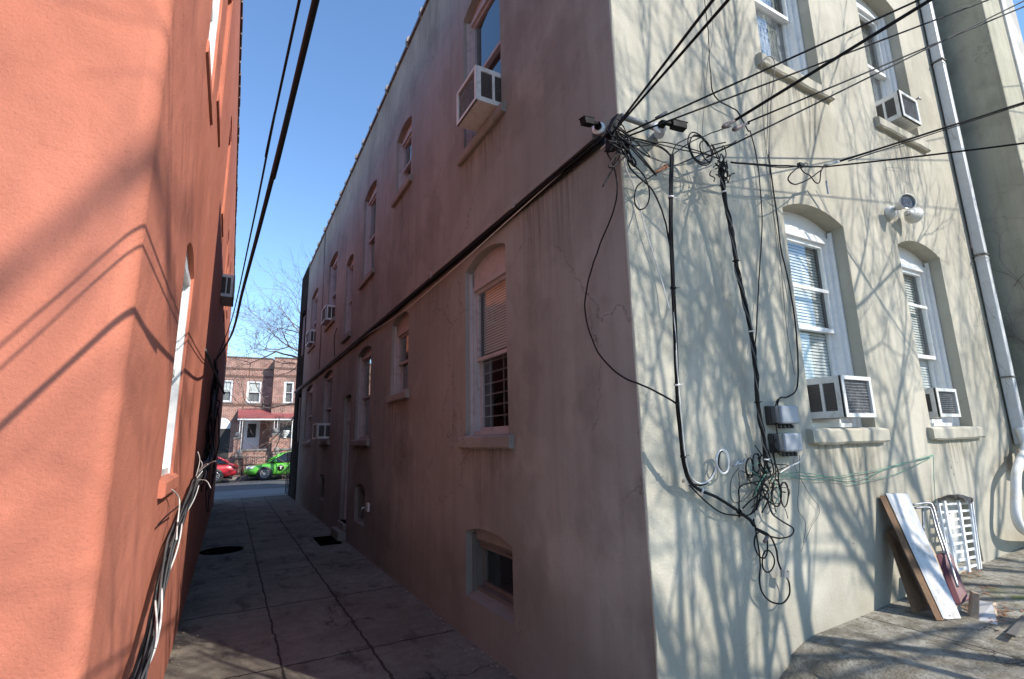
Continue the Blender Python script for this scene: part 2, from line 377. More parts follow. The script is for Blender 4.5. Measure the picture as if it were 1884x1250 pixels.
def window(parent, T, x0, x1, z0, z1, rise=.09, depth=.11, style='double', blind=None, guard=False, curtain=False, trim='white', sillw=.08, sillh=.11, silld=.045, headz=None, frame_t=.045, bars=(), screen=None, meet=.5, sill=True, wallmat=None, pane='glass'):
    """a sash window in an arched opening, all pieces under one frame mesh"""
    tm = M[trim]; d = depth
    m = MB(); zt = headz if headz else z1 - .03
    # outer casing: jambs, head board filling the arch, sub sill
    m.box((x0, d - .045, z0), (x0 + frame_t, d + .03, zt)); m.box((x1 - frame_t, d - .045, z0), (x1, d + .03, zt))
    m.box((x0 + frame_t, d - .045, zt - frame_t), (x1 - frame_t, d + .03, zt)); m.box((x0 + frame_t, d - .04, z0), (x1 - frame_t, d + .03, z0 + .035))
    ap = arch(x0, x1, zt, z1, rise)
    m.prism([(a, d - .03, b) for a, b in ap], (0, .05, 0))
    if depth > .1:
        lw = .045 if depth > .15 else .03
        m.box((x0 + .004, d - .075, z0), (x0 + .022, d - .045, z1 - .02)); m.box((x1 - .022, d - .075, z0), (x1 - .004, d - .045, z1 - .02))
    fr = m.build('window', tm, parent); fr.matrix_local = T
    a, b = x0 + frame_t, x1 - frame_t; t = .032; zb = z0 + .035; ze = zt - frame_t; zm = zb + (ze - zb) * meet
    sm = M[trim]
    def sash(za, zc, y, nm):
        s = MB(); s.box((a, y, za), (a + t, y + .03, zc)); s.box((b - t, y, za), (b, y + .03, zc)); s.box((a + t, y, za), (b - t, y + .03, za + t)); s.box((a + t, y, zc - t), (b - t, y + .03, zc))
        s.build(nm, sm, fr)
        g = MB(); g.add([(a + t, y + .014, za + t), (b - t, y + .014, za + t), (b - t, y + .014, zc - t), (a + t, y + .014, zc - t)], [(0, 1, 2, 3)])
        g.build('pane', M[pane] if screen != nm else M['glassdark'], fr)
    sash(zm - t * .6, ze, d - .018, 'upper_sash'); sash(zb, zm + t * .6, d + .016, 'lower_sash')
    if bars:
        s = MB()
        for bz in bars: s.box((a + t, d - .03, bz - .013), (b - t, d - .019, bz + .013))
        s.build('glazing_bar', sm, fr)
    if blind:
        blind_mb(a + .01, b - .01, blind[0], blind[1], d + .055).build('blind', M['blind'], fr)
    if curtain:
        c = MB(); n = 26
        for i in range(n):
            u0 = a + (b - a) * i / n; u1 = a + (b - a) * (i + 1) / n; w0 = .02 * math.sin(i * 1.7); w1 = .02 * math.sin((i + 1) * 1.7)
            c.add([(u0, d + .1 + w0, zb), (u1, d + .1 + w1, zb), (u1, d + .1 + w1, ze), (u0, d + .1 + w0, ze)], [(0, 1, 2, 3)], True)
        c.build('curtain', M['curtain'], fr)
    if guard:
        g = MB(); k = 7
        for i in range(k): zz = zb + .03 + (zm - zb - .06) * i / (k - 1); g.box((a + .01, d + .055, zz - .006), (b - .01, d + .067, zz + .006))
        for uu in (a + .1, (a + b) / 2, b - .1): g.box((uu - .006, d + .068, zb), (uu + .006, d + .078, zm))
        g.build('window_guard', M['steel'], fr)
    if sill:
        s = MB(); nseg = 12; xs = [x0 - sillw + (x1 - x0 + 2 * sillw) * i / nseg for i in range(nseg + 1)]
        vs = []
        for i, x in enumerate(xs):
            q = noise.noise(Vector((x * 3, z0 * 2, 1))) * .008; q2 = noise.noise(Vector((x * 5, z0, 8))) * .012
            e = .006 if i in (0, nseg) else 0
            vs += [(x, .0, z0 - .0 - e), (x, -silld + .012 + q * .5, z0 - .006 - e), (x, -silld + q * .5, z0 - .022), (x, -silld + q * .5, z0 - sillh + .015 + q2), (x, -silld + .012, z0 - sillh + q2 + e), (x, .0, z0 - sillh + q2 + e)]
        fs = []
        for i in range(nseg):
            for j in range(5): fs.append((i * 6 + j, i * 6 + j + 1, (i + 1) * 6 + j + 1, (i + 1) * 6 + j))
        fs += [tuple(range(5, -1, -1)), tuple(nseg * 6 + j for j in range(6))]
        s.add(vs, fs)
        # the ledge inside the opening
        s.add([(x0, 0, z0 - .003), (x1, 0, z0 - .003), (x1, d + .02, z0 + .008), (x0, d + .02, z0 + .008)], [(0, 1, 2, 3)])
        s.build('sill', wallmat or M['sill'], fr)
    return fr

M['blind'] = plain('white_blind', (.72, .72, .70), .6, .05)

def air_conditioner(label, T, w=.46, h=.3, dp=.32, z=0, louvres=True, tilt=0.0, group='air conditioners in the windows', face='grille'):
    """local: x along wall, -y outward from the frame, base at z"""
    o = bpy.data.objects.new('air_conditioner', None); COL.objects.link(o); o.empty_display_size = .1
    tag(o, label, 'air conditioner', group); o.matrix_world = T @ Matrix.Rotation(tilt, 4, 'X')
    y0, y1 = -dp, .10; c = .014
    m = MB()
    # shell: top, bottom, corner posts and outer rim
    m.box((-w / 2, y0, h - c), (w / 2, y1, h)); m.box((-w / 2, y0, 0), (w / 2, y1, c))
    for sx in (-1, 1):
        for (ya, yb) in ((y0, y0 + .045), (y0 + dp * .46, y0 + dp * .53), (y0 + dp * .92, y1)):
            xa, xb = sorted((sx * w / 2, sx * (w / 2 - c))); zq = .0455 if .4 < (ya - y0) / dp < .6 else c; m.box((xa, ya, zq), (xb, yb, h - zq))
        xa, xb = sorted((sx * w / 2, sx * (w / 2 - .03))); m.box((xa, y0 - .006, 0), (xb, y0 + .012, h))
        xa, xb = sorted((sx * w / 2, sx * (w / 2 - c))); m.box((xa, y0 + .045, c), (xb, y0 + dp * .92, .045)); m.box((xa, y0 + .045, h - .045), (xb, y0 + dp * .92, h - c))
    m.box((-w / 2 + .03, y0 - .006, 0), (w / 2 - .03, y0 + .012, .026)); m.box((-w / 2 + .03, y0 - .006, h - .026), (w / 2 - .03, y0 + .012, h))
    m.build('casing', M['acwhite'], o)
    g = MB(); g.box((-w / 2 + .03, y0 + .02, .026), (w / 2 - .03, y0 + .03, h - .026))
    n = 22
    for i in range(n): x = -w / 2 + .035 + (w - .07) * i / (n - 1); g.box((x - .0012, y0 + .012, .026), (x + .0012, y0 + .02, h - .026))
    for i in range(12): zz = .03 + (h - .06) * i / 11; g.box((-w / 2 + .03, y0 + .006, zz - .0012), (w / 2 - .03, y0 + .0105, zz + .0012))
    g.build('condenser_coil', M['grille'], o)
    for sx in (-1, 1):
        v = MB()
        xa, xb = sorted((sx * (w / 2 - .02), sx * (w / 2 - .03))); v.box((xa, y0 + .045, .045), (xb, y0 + dp * .92, h - .045))
        k = 13
        for i in range(k):
            zz = .055 + (h - .11) * i / (k - 1); xa, xb = sorted((sx * (w / 2 - .004), sx * (w / 2 - .02))); v.box((xa, y0 + .045, zz - .0035), (xb, y0 + dp * .92, zz + .0035))
        v.build('side_louvre', M['louvre'], o)
    s = MB(); s.box((-w / 2 - .10, -.03, 0), (-w / 2 - .001, -.018, h)); s.box((w / 2 + .001, -.03, 0), (w / 2 + .10, -.018, h)); s.build('side_curtain', M['trimold'], o)
    return o

# ================================================================== GROUND
def gz(x, y):
    t = min(max((x - 1.86) / 1.3, 0), 1); t = t * t * (3 - 2 * t); u = min(max((2.06 - y) / .1, 0), 1)
    lip = 0 if x > 2.86 + .12 * noise.noise(Vector((3.1, y * 4, 0))) + (2 - y) * -.25 else -.035
    return (t * .45 + max(0, x - 3.2) * .042 + (lip if x > 2.0 else 0)) * (1 if y <= 2.3 else 0)
def ground():
    m = MB()
    # back yard (rises beside the facade) and alley as one sheet up to the pavement
    def grid(xs, ys, zf, mb):
        k = len(mb.v); n = len(xs)
        mb.v += [(x, y, zf(x, y)) for y in ys for x in xs]
        for j in range(len(ys) - 1):
            for i in range(n - 1): mb.f.append([k + j * n + i, k + j * n + i + 1, k + (j + 1) * n + i + 1, k + (j + 1) * n + i]); mb.sm.append(True)
    xs = [-14, -8, -4, -1, 0, .5, 1, 1.5] + [1.86 + .025 * i for i in range(60)] + [3.4, 3.5, 3.6, 3.7, 3.8, 3.9] + [4 + .5 * i for i in range(9)] + [10, 14, 20]
    def zz(x, y): return gz(x, min(y, 2)) + .006 * noise.noise(Vector((x * 1.5, y * 1.5, 0)))
    grid(xs, [-20, -10, -5, -2, -1, 0, .5] + [.8 + .05 * i for i in range(27)], zz, m)
    g = m.build('yard_ground', M['concrete']); tag(g, kind='structure', label='stained concrete slab of the back yard beside the tan wall')
    m = MB(); grid([-.32, 0, .5, 1, 1.5, 1.95], [2.1 + .45 * i for i in range(39)], lambda x, y: .006 * noise.noise(Vector((x * 1.5, y * 1.5, 0))) , m)
    g = m.build('alley_path', M['alley']); tag(g, kind='structure', label='cracked concrete path between the salmon and the tan building')
    m = MB(); m.box((-40, 19.2, -.2), (60, 22.6, -.004)); m.build('pavement', M['pave']); tag(bpy.data.objects['pavement'], kind='structure')
    m = MB(); m.box((-150, 22.6, -.3), (150, 32.3, -.12)); tag(m.build('road', M['asphalt']), kind='structure')
    m = MB(); m.box((-40, 22.45, -.25), (60, 22.62, .0)); m.box((-40, 32.28, -.25), (60, 32.45, .03)); tag(m.build('kerb', M['pave']), kind='structure')
    m = MB(); m.box((-40, 32.45, -.2), (60, 36.0, .024)); tag(m.build('far_pavement', M['pave']), kind='structure')
    m = MB(); m.add([(-200, -150, -.32), (200, -150, -.32), (200, 250, -.32), (-200, 250, -.32)], [(0, 1, 2, 3)]); tag(m.build('ground', M['asphalt']), kind='structure')
ground()

# ================================================================== TAN BUILDING
XS, YF, ZR = 1.86, 2.0, 7.33
YB = 17.0   # the stucco part ends, dark brick front begins
tb = thing('stucco_building', 'two storey tan stucco building with arched windows, right of the alley', 'building', (XS, YF, 0))
TI = Matrix.Translation((-XS, -YF, 0))
for_parent = lambda o: o
class Rel:  # parts authored in world metres under an empty that stands at the building's corner
    pass
def rel(o, base):
    o.matrix_parent_inverse = Matrix.Translation(-Vector(base)); return o

side_up = [(3.45, 4.28, 4.48, 6.05), (6.07, 6.79, 5.13, 6.05), (8.0, 8.9, 4.45, 6.05), (9.72, 10.46, 3.74, 5.29), (11.6, 12.75, 4.45, 6.03), (14.6, 15.9, 4.42, 6.0)]
side_lo = [(3.44, 4.25, 1.66, 3.2), (6.03, 6.8, 2.25, 3.22), (7.97, 8.97, 1.69, 3.12), (11.5, 12.75, 1.72, 3.2), (14.5, 15.9, 1.72, 3.2)]
base_w = [(3.42, 4.26, .33, .845), (8.08, 8.77, .40, .93), (11.88, 12.6, .42, .92)]
door_o = (9.4, 9.98, .27, 2.49)
holes = [arch(a, b, c, d, .09) for a, b, c, d in side_up + side_lo] + [arch(a, b, c, d, .06) for a, b, c, d in base_w] + [arch(*door_o, .03)]
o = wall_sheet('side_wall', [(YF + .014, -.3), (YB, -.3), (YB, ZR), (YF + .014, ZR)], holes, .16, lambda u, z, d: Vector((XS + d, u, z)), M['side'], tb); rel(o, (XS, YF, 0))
fac = [(3.36, 4.14, 1.645, 3.215), (4.98, 5.76, 1.645, 3.215), (3.37, 4.17, 4.46, 6.03), (5.05, 5.85, 4.46, 6.03)]
fbase = [(4.83, 5.45, .56, 1.03)]
holes = [arch(a, b, c, d, .09) for a, b, c, d in fac] + [arch(a, b, c, d, .03) for a, b, c, d in fbase]
o = wall_sheet('rear_wall', [(XS + .014, -.3), (6.75, -.3), (6.75, ZR), (XS + .014, ZR)], holes, .22, lambda u, z, d: Vector((u, YF + d, z)), M['tan'], tb); rel(o, (XS, YF, 0))
# rounded, knocked-about corner between them
def corner():
    m = MB(); zs = [-.3 + .045 * i for i in range(171)]; n = 9; k = 0
    for z in zs:
        for j in range(n):
            a = j / (n - 1); ang = a * math.pi / 2
            rr = .014
            x = XS + .014 - rr * math.cos(ang); y = YF + .014 - rr * math.sin(ang)
            if j in (0, n - 1): dx = dy = 0
            else:
                q = noise.noise(Vector((1, 2, z * 3.1))) * .004 + noise.noise(Vector((a * 2, 5, z * 11))) * .004
                bulge = max(0, 1.05 - z) * .035 + (.02 * max(0, noise.noise(Vector((a * 3, 9, z * 5)))) if z < 1.1 else 0)
                wdt = math.sin(a * math.pi); q = (q - bulge * .8) * wdt
                dx = q * math.cos(ang) ; dy = q * math.sin(ang)
            m.v.append((x + dx, y + dy, min(z, ZR)))
    for i in range(len(zs) - 1):
        for j in range(n - 1): m.f.append([i * n + j, i * n + j + 1, (i + 1) * n + j + 1, (i + 1) * n + j]); m.sm.append(True)
    rel(m.build('corner_render', M['tan'], tb), (XS, YF, 0))
corner()
m = MB(); m.box((XS + .1, YF + .1, ZR - .25), (6.7, YB, ZR - .15)); m.box((XS + .16, YF + .16, 3.7), (6.7, YB, 3.8)); m.box((XS + .16, YF + .16, 1.2), (6.7, YB, 1.25))
m.box((6.72, YF + .16, -.3), (6.75, YB, ZR)); m.box((XS + .16, YB - .02, -.3), (6.72, YB, ZR)); rel(m.build('floor_slab', M['interior'], tb), (XS, YF, 0))
m = MB()
for i in range(4): m.box((XS + 1.2, YF + 1.2 + i * 3.8, 1.26), (XS + 1.24, YF + 4.8 + i * 3.8, ZR - .3))
m.box((XS + 1.2, YF + 1.1, 1.26), (6.7, YF + 1.14, ZR - .3)); rel(m.build('inner_wall', M['interior'], tb), (XS, YF, 0))
# clay coping with collars
m = MB()
m.box((XS - .03, YF - .03, ZR + .002), (XS + .22, YB, ZR + .05)); m.box((XS + .22, YF - .03, ZR + .002), (6.75, YF + .2, ZR + .05))
m.tube([(XS + .06, YF - .03, ZR + .055), (XS + .06, YB, ZR + .055)], .07, 10)
y = 2.25
while y < YB:
    m.tube([(XS + .05, y - .035, ZR + .06), (XS + .05, y + .035, ZR + .062)], .1 + random.uniform(-.01, .012), 10); y += .575
rel(m.build('coping', M['tile'], tb), (XS, YF, 0))
def Tside(): return Matrix.Translation((XS, 0, 0)) @ Matrix.Rotation(-math.pi / 2, 4, 'Z')   # local x -> -Y, y -> +X
TS = TI @ Tside(); TF = TI @ Matrix.Translation((0, YF, 0))
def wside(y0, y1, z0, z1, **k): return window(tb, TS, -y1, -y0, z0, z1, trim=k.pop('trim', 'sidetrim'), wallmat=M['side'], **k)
wside(*side_up[0], blind=None, meet=.55, curtain=False, screen='lower_sash'); wside(*side_up[1]); wside(*side_up[2]); wside(*side_up[3], sillw=.06); wside(*side_up[4]); wside(*side_up[5])
wside(*side_lo[0], blind=(2.42, 3.05), guard=True, headz=3.05); wside(*side_lo[1], headz=3.1); wside(*side_lo[2]); wside(*side_lo[3]); wside(*side_lo[4])
for q in base_w:
    window(tb, TS, -q[1], -q[0], q[2] + .03, q[3], rise=.06, depth=.135, trim='louvre', sill=False, frame_t=.03, headz=q[3] - .05, meet=.9)
    m = MB(); m.add([(-q[1], .002, q[2]), (-q[0], .002, q[2]), (-q[0], .13, q[2] + .05), (-q[1], .13, q[2] + .05)], [(0, 1, 2, 3)]); m.prism([(a_, .088, b_) for a_, b_ in arch(-q[1], -q[0], q[3] - .06, q[3], .058)], (0, .004, 0))
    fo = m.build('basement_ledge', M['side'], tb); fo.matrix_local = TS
# side door with transom
m = MB(); a, b, z0, z1 = -door_o[1], -door_o[0], door_o[2], door_o[3]
m.box((a, .07, z0), (a + .04, .13, z1 - .02)); m.box((b - .04, .07, z0), (b, .13, z1 - .02)); m.box((a + .04, .07, 2.0), (b - .04, .13, 2.05)); m.box((a + .04, .07, z1 - .07), (b - .04, .13, z1 - .02))
dr = m.build('door', M['sidetrim'], tb); dr.matrix_local = TS
m = MB(); m.box((a + .04, .1, z0), (b - .04, .125, 2.0))
for (u0, u1, v0, v1) in ((.08, .24, .35, .9), (.3, .46, .35, .9), (.08, .24, 1.0, 1.75), (.3, .46, 1.0, 1.75)): m.box((a + u0, .092, z0 + v0 - .25), (a + u1, .1, z0 + v1 - .25))
m.build('leaf', M['sidetrim'], dr)
m = MB(); m.lathe([(.0, -.06), (.022, -.055), (.028, -.04), (.015, -.025), (.012, 0)], (b - .09, .1, z0 + .85), (0, 1, 0), 10); m.build('handle', M['steel'], dr)
m = MB(); m.add([(a + .04, .11, 2.05), (b - .04, .11, 2.05), (b - .04, .11, z1 - .07), (a + .04, .11, z1 - .07)], [(0, 1, 2, 3)]); m.build('pane', M['glass'], dr)
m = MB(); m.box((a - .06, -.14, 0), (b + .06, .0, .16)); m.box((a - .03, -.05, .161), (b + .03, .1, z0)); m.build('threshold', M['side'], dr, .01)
# rear (sunlit) windows
def wf(q, **k): return window(tb, TF, *q, wallmat=M['tan'], depth=.165, frame_t=.055, **k)
wf(fac[0], blind=(1.66, 3.1), headz=3.155, bars=(2.70,), meet=.50)
wf(fac[1], blind=(1.95, 3.1), curtain=True, headz=3.155, bars=(2.75, ), meet=.42)
wf(fac[2], curtain=True, meet=.52)
wf(fac[3], curtain=True, meet=.55)
# lace curtains of the upper windows: woven vertical and horizontal threads
def lace(q, f):
    m = MB(); x0, x1, z0, z1 = q
    n = 60
    for i in range(n):
        x = x0 + .06 + (x1 - x0 - .12) * i / n; w_ = random.uniform(.001, .0045); e = z0 + .06
        while e < z1 - .15:
            ln = random.uniform(.05, .3); m.add([(x, YF + .225, e), (x + w_, YF + .225, e), (x + w_, YF + .225, min(e + ln, z1 - .12)), (x, YF + .225, min(e + ln, z1 - .12))], [(0, 1, 2, 3)]); e += ln + random.uniform(.01, .08)
    e = z0 + .07
    while e < z1 - .2:
        h = random.uniform(.0015, .004); m.add([(x0 + .06, YF + .223, e), (x1 - .2 - random.random() * .2, YF + .223, e), (x1 - .3, YF + .223, e + h), (x0 + .06, YF + .223, e + h)], [(0, 1, 2, 3)]); e += random.uniform(.008, .05)
    rel(m.build('lace_curtain', M['blind'], tb), (XS, YF, 0))
lace(fac[2], 0); lace(fac[3], 0)
# plastic-covered basement opening
m = MB(); m.box((4.83, YF + .1, .56), (5.45, YF + .13, 1.05)); rel(m.build('basement_hatch', M['acwhite'], tb), (XS, YF, 0))
# dark brick front part of the building toward the street
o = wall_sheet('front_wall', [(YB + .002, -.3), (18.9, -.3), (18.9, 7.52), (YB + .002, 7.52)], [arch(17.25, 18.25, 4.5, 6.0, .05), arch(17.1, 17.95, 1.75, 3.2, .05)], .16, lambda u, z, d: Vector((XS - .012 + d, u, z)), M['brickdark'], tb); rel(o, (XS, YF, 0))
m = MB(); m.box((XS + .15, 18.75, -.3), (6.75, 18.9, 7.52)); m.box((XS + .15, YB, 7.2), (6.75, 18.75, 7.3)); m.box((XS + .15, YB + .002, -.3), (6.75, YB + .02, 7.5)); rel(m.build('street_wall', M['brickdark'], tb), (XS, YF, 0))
wside(17.25, 18.25, 4.5, 6.0, rise=.05, sill=False); wside(17.1, 17.95, 1.75, 3.2, rise=.05, sill=False)
# front stoop and dark iron railing at the building's street corner
m = MB()
for i in range(4): m.box((XS + .1, 18.91 + i * .28, -.1), (XS + 1.6, 19.19 + i * .28, .9 - i * .22))
rel(m.build('front_steps', M['pave'], tb), (XS, YF, 0))
m = MB()
for z in [.35 + .09 * i for i in range(12)]: m.box((XS - .03, 18.92, z), (XS - .015, 20.0, z + .02))
for y in (18.95, 19.45, 19.98): m.box((XS - .035, y - .02, 0), (XS - .01, y + .02, 1.42))
tag(m.build('iron_railing', M['dark']), 'dark iron railing at the street end of the tan building', 'railing')

# wall-run conduits along the alley side
def zc(y): return 3.445
m = MB(); m.box((XS - .04, 2.2, 3.42), (XS - .002, 19.0, 3.46))
for y in [3.2 + 1.9 * i for i in range(8)]: m.box((XS - .046, y, 3.405), (XS - .001, y + .03, 3.475))
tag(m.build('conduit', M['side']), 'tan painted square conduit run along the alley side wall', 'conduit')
b = thing('cable_bundle', 'black cables strapped beneath the tan conduit along the side wall', 'cables', (XS, 2.1, 3.4))
for k in range(5):
    pts = [(XS - .02 - .02 * (k % 2) - .004 * random.random(), 2.12 + i * .55, 3.395 - .017 * (k // 2) - (.0 if i % 4 else .006) + random.uniform(-.005, .004)) for i in range(31)]
    rel(MB().tube(smooth(pts, 3), .009 if k else .012, 6).build('strand', M['black'], b), (XS, 2.1, 3.4))
pts = [(XS - .03, 2.2, 3.39), (XS - .03, 3.3, 3.35), (XS - .03, 4.3, 3.31), (XS - .03, 6, 3.27), (XS - .03, 6.9, 3.30), (XS - .03, 8.3, 3.36), (XS - .03, 10.5, 3.36), (XS - .03, 14, 3.38), (XS - .03, 18.9, 3.37)]
tag(MB().tube(smooth(pts, 6), .0045, 6).build('cable', M['whitewire']), 'thin white cable sagging below the conduit along the alley side wall', 'cable')
pts = [(XS - .012, 13.75, 7.3), (XS - .012, 13.6, 5.4), (XS - .012, 13.5, 3.47)]
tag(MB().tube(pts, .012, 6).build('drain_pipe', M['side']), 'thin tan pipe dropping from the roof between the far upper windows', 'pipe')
pts = [onX(620, 604, XS - .02), onX(615, 622, XS - .02), onX(616, 668, XS - .02)]
tag(MB().tube(smooth(pts, 6), .008, 6).build('cable', M['black']), 'short black cable hooked above the conduit beside the narrow stair window', 'cable')
sp = thing('spigot', 'small white spigot fixture on the side wall past the door', 'spigot', (XS, 7.8, .7))
m = MB(); m.box((-.03, -.05, -.06), (-.001, .05, .06)); m.build('plate', M['trimold'], sp); MB().tube([(-.03, 0, 0), (-.09, 0, 0), (-.11, 0, -.05)], .012, 8).build('spout', M['steel'], sp)
# side wall air conditioners
def acside(label, yc, z, w=.48, h=.3, dp=.32): return air_conditioner(label, Matrix.Translation((XS + .11, yc, z)) @ Matrix.Rotation(-math.pi / 2, 4, 'Z'), w, h, dp)
acside('white air conditioner high on the side wall nearest the corner', 3.69, 4.49, .43, .34, .34)
acside('upper air conditioner halfway down the side wall, in the fifth window', 12.3, 4.46, .66, .36, .25)
acside('far upper air conditioner near the dark brick front', 15.2, 4.44, .72, .38, .25)
acside('lower storey air conditioner beyond the white side door', 12.0, 1.75, .58, .33, .35)

# facade air conditioners
def acface(label, x, z, w, h, dp): return air_conditioner(label, Matrix.Translation((x, YF + .165, z)), w, h, dp)
acface('large air conditioner in the lower window beside the grey boxes', 3.75, 1.71, .37, .28, .275)
acface('small air conditioner in the lower window next to the downspout', 5.21, 1.72, .36, .235, .22)
acface('air conditioner in the upper window under the crossing cables', 5.45, 4.505, .34, .27, .275)

# ================================================================== NEIGHBOUR BUILDING (right)
nb = thing('neighbour_building', 'taller olive stucco building projecting past the downspout at the right', 'building', (6.76, 1.55, 0))
m = MB(); m.box((6.762, 1.55, -.3), (7.34, 12, 9.0)); rel(m.build('wall', M['neigh'], nb, .015), (6.76, 1.55, 0))
m = MB(); m.box((7.342, 1.53, -.3), (7.78, 12, 9.0)); rel(m.build('pale_wall', M['whitewall'], nb, .015), (6.76, 1.55, 0))
m = MB(); m.box((6.74, 1.5, 9.002), (7.8, 12.02, 9.1)); rel(m.build('coping', M['tile'], nb), (6.76, 1.55, 0))
fb = thing('distant_house', 'low brick house with a dark eave beyond the olive building', 'building', (8.4, 4, 0))
m = MB(); m.box((8.3, 4, -.3), (14, 12, 6.9)); rel(m.build('wall', M['brick'], fb), (8.4, 4, 0))
m = MB(); m.box((8.15, 3.7, 6.902), (14.2, 12.2, 7.1)); rel(m.build('roof', M['tile'], fb), (8.4, 4, 0))

# downspout
dp = thing('downspout', 'long grey downspout in the corner with a white curved elbow near the ground', 'downspout', (6.6, 1.9, .5))
B0 = (6.6, 1.9, .5)
m = MB()
for (za, zb_) in ((1.47, 3.35), (3.36, 5.6), (5.61, 7.6)):
    m.box((6.51, 1.895, za), (6.595, 1.985, zb_))
    m.box((6.505, 1.89, zb_ - .05), (6.60, 1.99, zb_ - .03))
rel(m.build('pipe', M['pipe'], dp, .012), B0)
m = MB()
for z in (2.1, 3.34, 5.6): rel(MB().box((6.495, 1.886, z), (6.61, 2.0, z + .012)).build('strap', M['louvre'], dp), B0)
pts = [(6.5, 1.93, 1.55), (6.35, 1.88, 1.42), (5.78, 1.75, 1.27), (5.68, 1.72, 1.15), (5.66, 1.72, .98), (5.69, 1.72, .85), (5.82, 1.72, .79), (6.1, 1.74, .77), (6.7, 1.78, .76)]
# the elbow bends out of the corner in front of the facade
pts = [Vector((6.51, 1.93, 1.62)), Vector((6.47, 1.90, 1.45)), onY(1876, 850, 1.86), onY(1870, 872, 1.85), onY(1869, 905, 1.85), onY(1869, 945, 1.85), onY(1876, 968, 1.85), onY(1890, 980, 1.86), onY(1915, 986, 1.88), onY(1950, 988, 1.9)]
rel(MB().tube(smooth(pts, 5), .035, 14).build('elbow', M['pipewhite'], dp), B0)
w_ = MB(); w_.slab([onY(1874, 826, 1.9), onY(1890, 826, 1.9), onY(1892, 870, 1.9), onY(1880, 866, 1.9)], (0, .02, 0))
tag(w_.build('wooden_bracket', M['woodpale']), 'pale wooden board piece fixed beside the downspout elbow', 'bracket')

# bare vine on the shaded neighbour wall
def grow(mb, p, d, r, depth, L, spread, tgt, flat=None, up=.0, minr=.0008, lim=400):
    q = [(Vector(p), Vector(d).normalized(), r, depth, L)]; c = 0
    while q and c < lim:
        p, d, r, k, L = q.pop(0); c += 1
        n = 5; pts = [p]; rr = [r]; e = r * .62
        for i in range(n):
            d = (d + Vector([random.gauss(0, spread * .25) for _ in range(3)]) + Vector((0, 0, up * .1))).normalized()
            if flat is not None: d[flat[0]] *= .25; d.normalize()
            p = p + d * (L / n); 
            if flat is not None: p[flat[0]] += (flat[1] - p[flat[0]]) * .4
            pts.append(p.copy()); rr.append(r + (e - r) * (i + 1) / n)
        mb.tube(pts, rr, 5 if r > .01 else 4 if r > .004 else 3, False)
        if k > 0:
            nb_ = 2 if random.random() < .65 else 3
            for b_ in range(nb_):
                nd = (d + Vector([random.gauss(0, spread) for _ in range(3)])).normalized()
                if flat is not None: nd[flat[0]] *= .2; nd.normalize()
                q.append((pts[-1], nd, max(e * random.uniform(.75, 1), minr), k - 1, L * random.uniform(.65, .92)))
            if random.random() < .7:
                j = random.randint(1, 3); nd = (d + Vector([random.gauss(0, spread * 1.4) for _ in range(3)])).normalized()
                q.append((pts[j], nd, max(e * .6, minr), k - 1, L * random.uniform(.5, .8)))
random.seed(21)
m = MB()
for (y, z) in ((1.63, 1.9), (1.75, 2.2), (1.68, 2.7), (1.6, 3.2), (1.8, 3.0), (1.7, 1.6)): grow(m, (6.73, y, z), (0, random.uniform(-.5, .5), 1), .005, 4, .34, .6, None, (0, 6.735), lim=60)
for (x, y_) in ((6.66, 3.0), (6.6, 2.6), (6.45, 3.3), (6.64, 2.2), (6.6, 4.6)): grow(m, (x, 1.9, y_), (-.6, .1, random.uniform(-.2, .8)), .003, 3, .16, .6, None, (1, 1.93), lim=18)
tag(m.build('bare_vine', M['ceramic']), 'leafless vine twigs climbing the shaded wall behind the downspout', 'vine')

# ================================================================== SALMON BUILDING (left)
XL, YL, YLF = -.285, 1.8, 17.9
sb = thing('salmon_building', 'salmon orange stucco building filling the left side of the alley', 'building', (XL, YL, 0))
lwin = [(3.1, 3.72, 1.46, 2.68), (3.0, 3.62, 3.86, 5.2), (4.05, 4.6, 4.25, 5.6), (6.3, 6.9, 4.3, 5.5), (9.0, 9.5, 4.05, 5.1), (10.2, 10.8, 4.05, 5.1), (12.2, 12.9, 4.6, 5.6)]
ZL = 6.72
o = wall_sheet('side_wall', [(YL + .05, -.3), (YLF, -.3), (YLF, ZL), (YL + .05, ZL)], [arch(*q, .1) for q in lwin], .16, lambda u, z, d: Vector((XL - d, u, z)), M['salmon'], sb); rel(o, (XL, YL, 0))
m = MB(); n = 8; zs = [-.3 + .1 * i for i in range(71)]
for z in zs:
    for j in range(n + 1):
        a = j / n * math.pi / 2; q = noise.noise(Vector((z * 1.7, 3, 3))) * .006 * math.sin(2 * a)
        m.v.append((XL - .05 + (.05 + q) * math.cos(a), YL + .05 - (.05 + q) * math.sin(a), min(z, ZL)))
for i in range(len(zs) - 1):
    for j in range(n): m.f.append([i * (n + 1) + j, (i + 1) * (n + 1) + j, (i + 1) * (n + 1) + j + 1, i * (n + 1) + j + 1]); m.sm.append(True)
m.add([(XL - .05, YL, -.3), (-7, YL, -.3), (-7, YL, ZL), (XL - .05, YL, ZL)], [(0, 1, 2, 3)])
rel(m.build('rear_wall', M['salmon'], sb), (XL, YL, 0))
m = MB(); m.box((-7, YL + .06, ZL - .2), (XL - .16, YLF, ZL - .1)); m.box((-7, YLF - .15, -.3), (XL - .001, YLF + .001, ZL - .2)); m.box((-1.6, YL + .06, -.3), (-1.5, YLF, ZL - .2)); m.box((XL - 1.2, YL + .1, 3.0), (XL - .16, YLF, 3.1)); rel(m.build('inner_wall', M['interior'], sb), (XL, YL, 0))
m = MB(); m.box((-7, YL - .01, ZL + .001), (XL + .008, YLF + .02, ZL + .05))
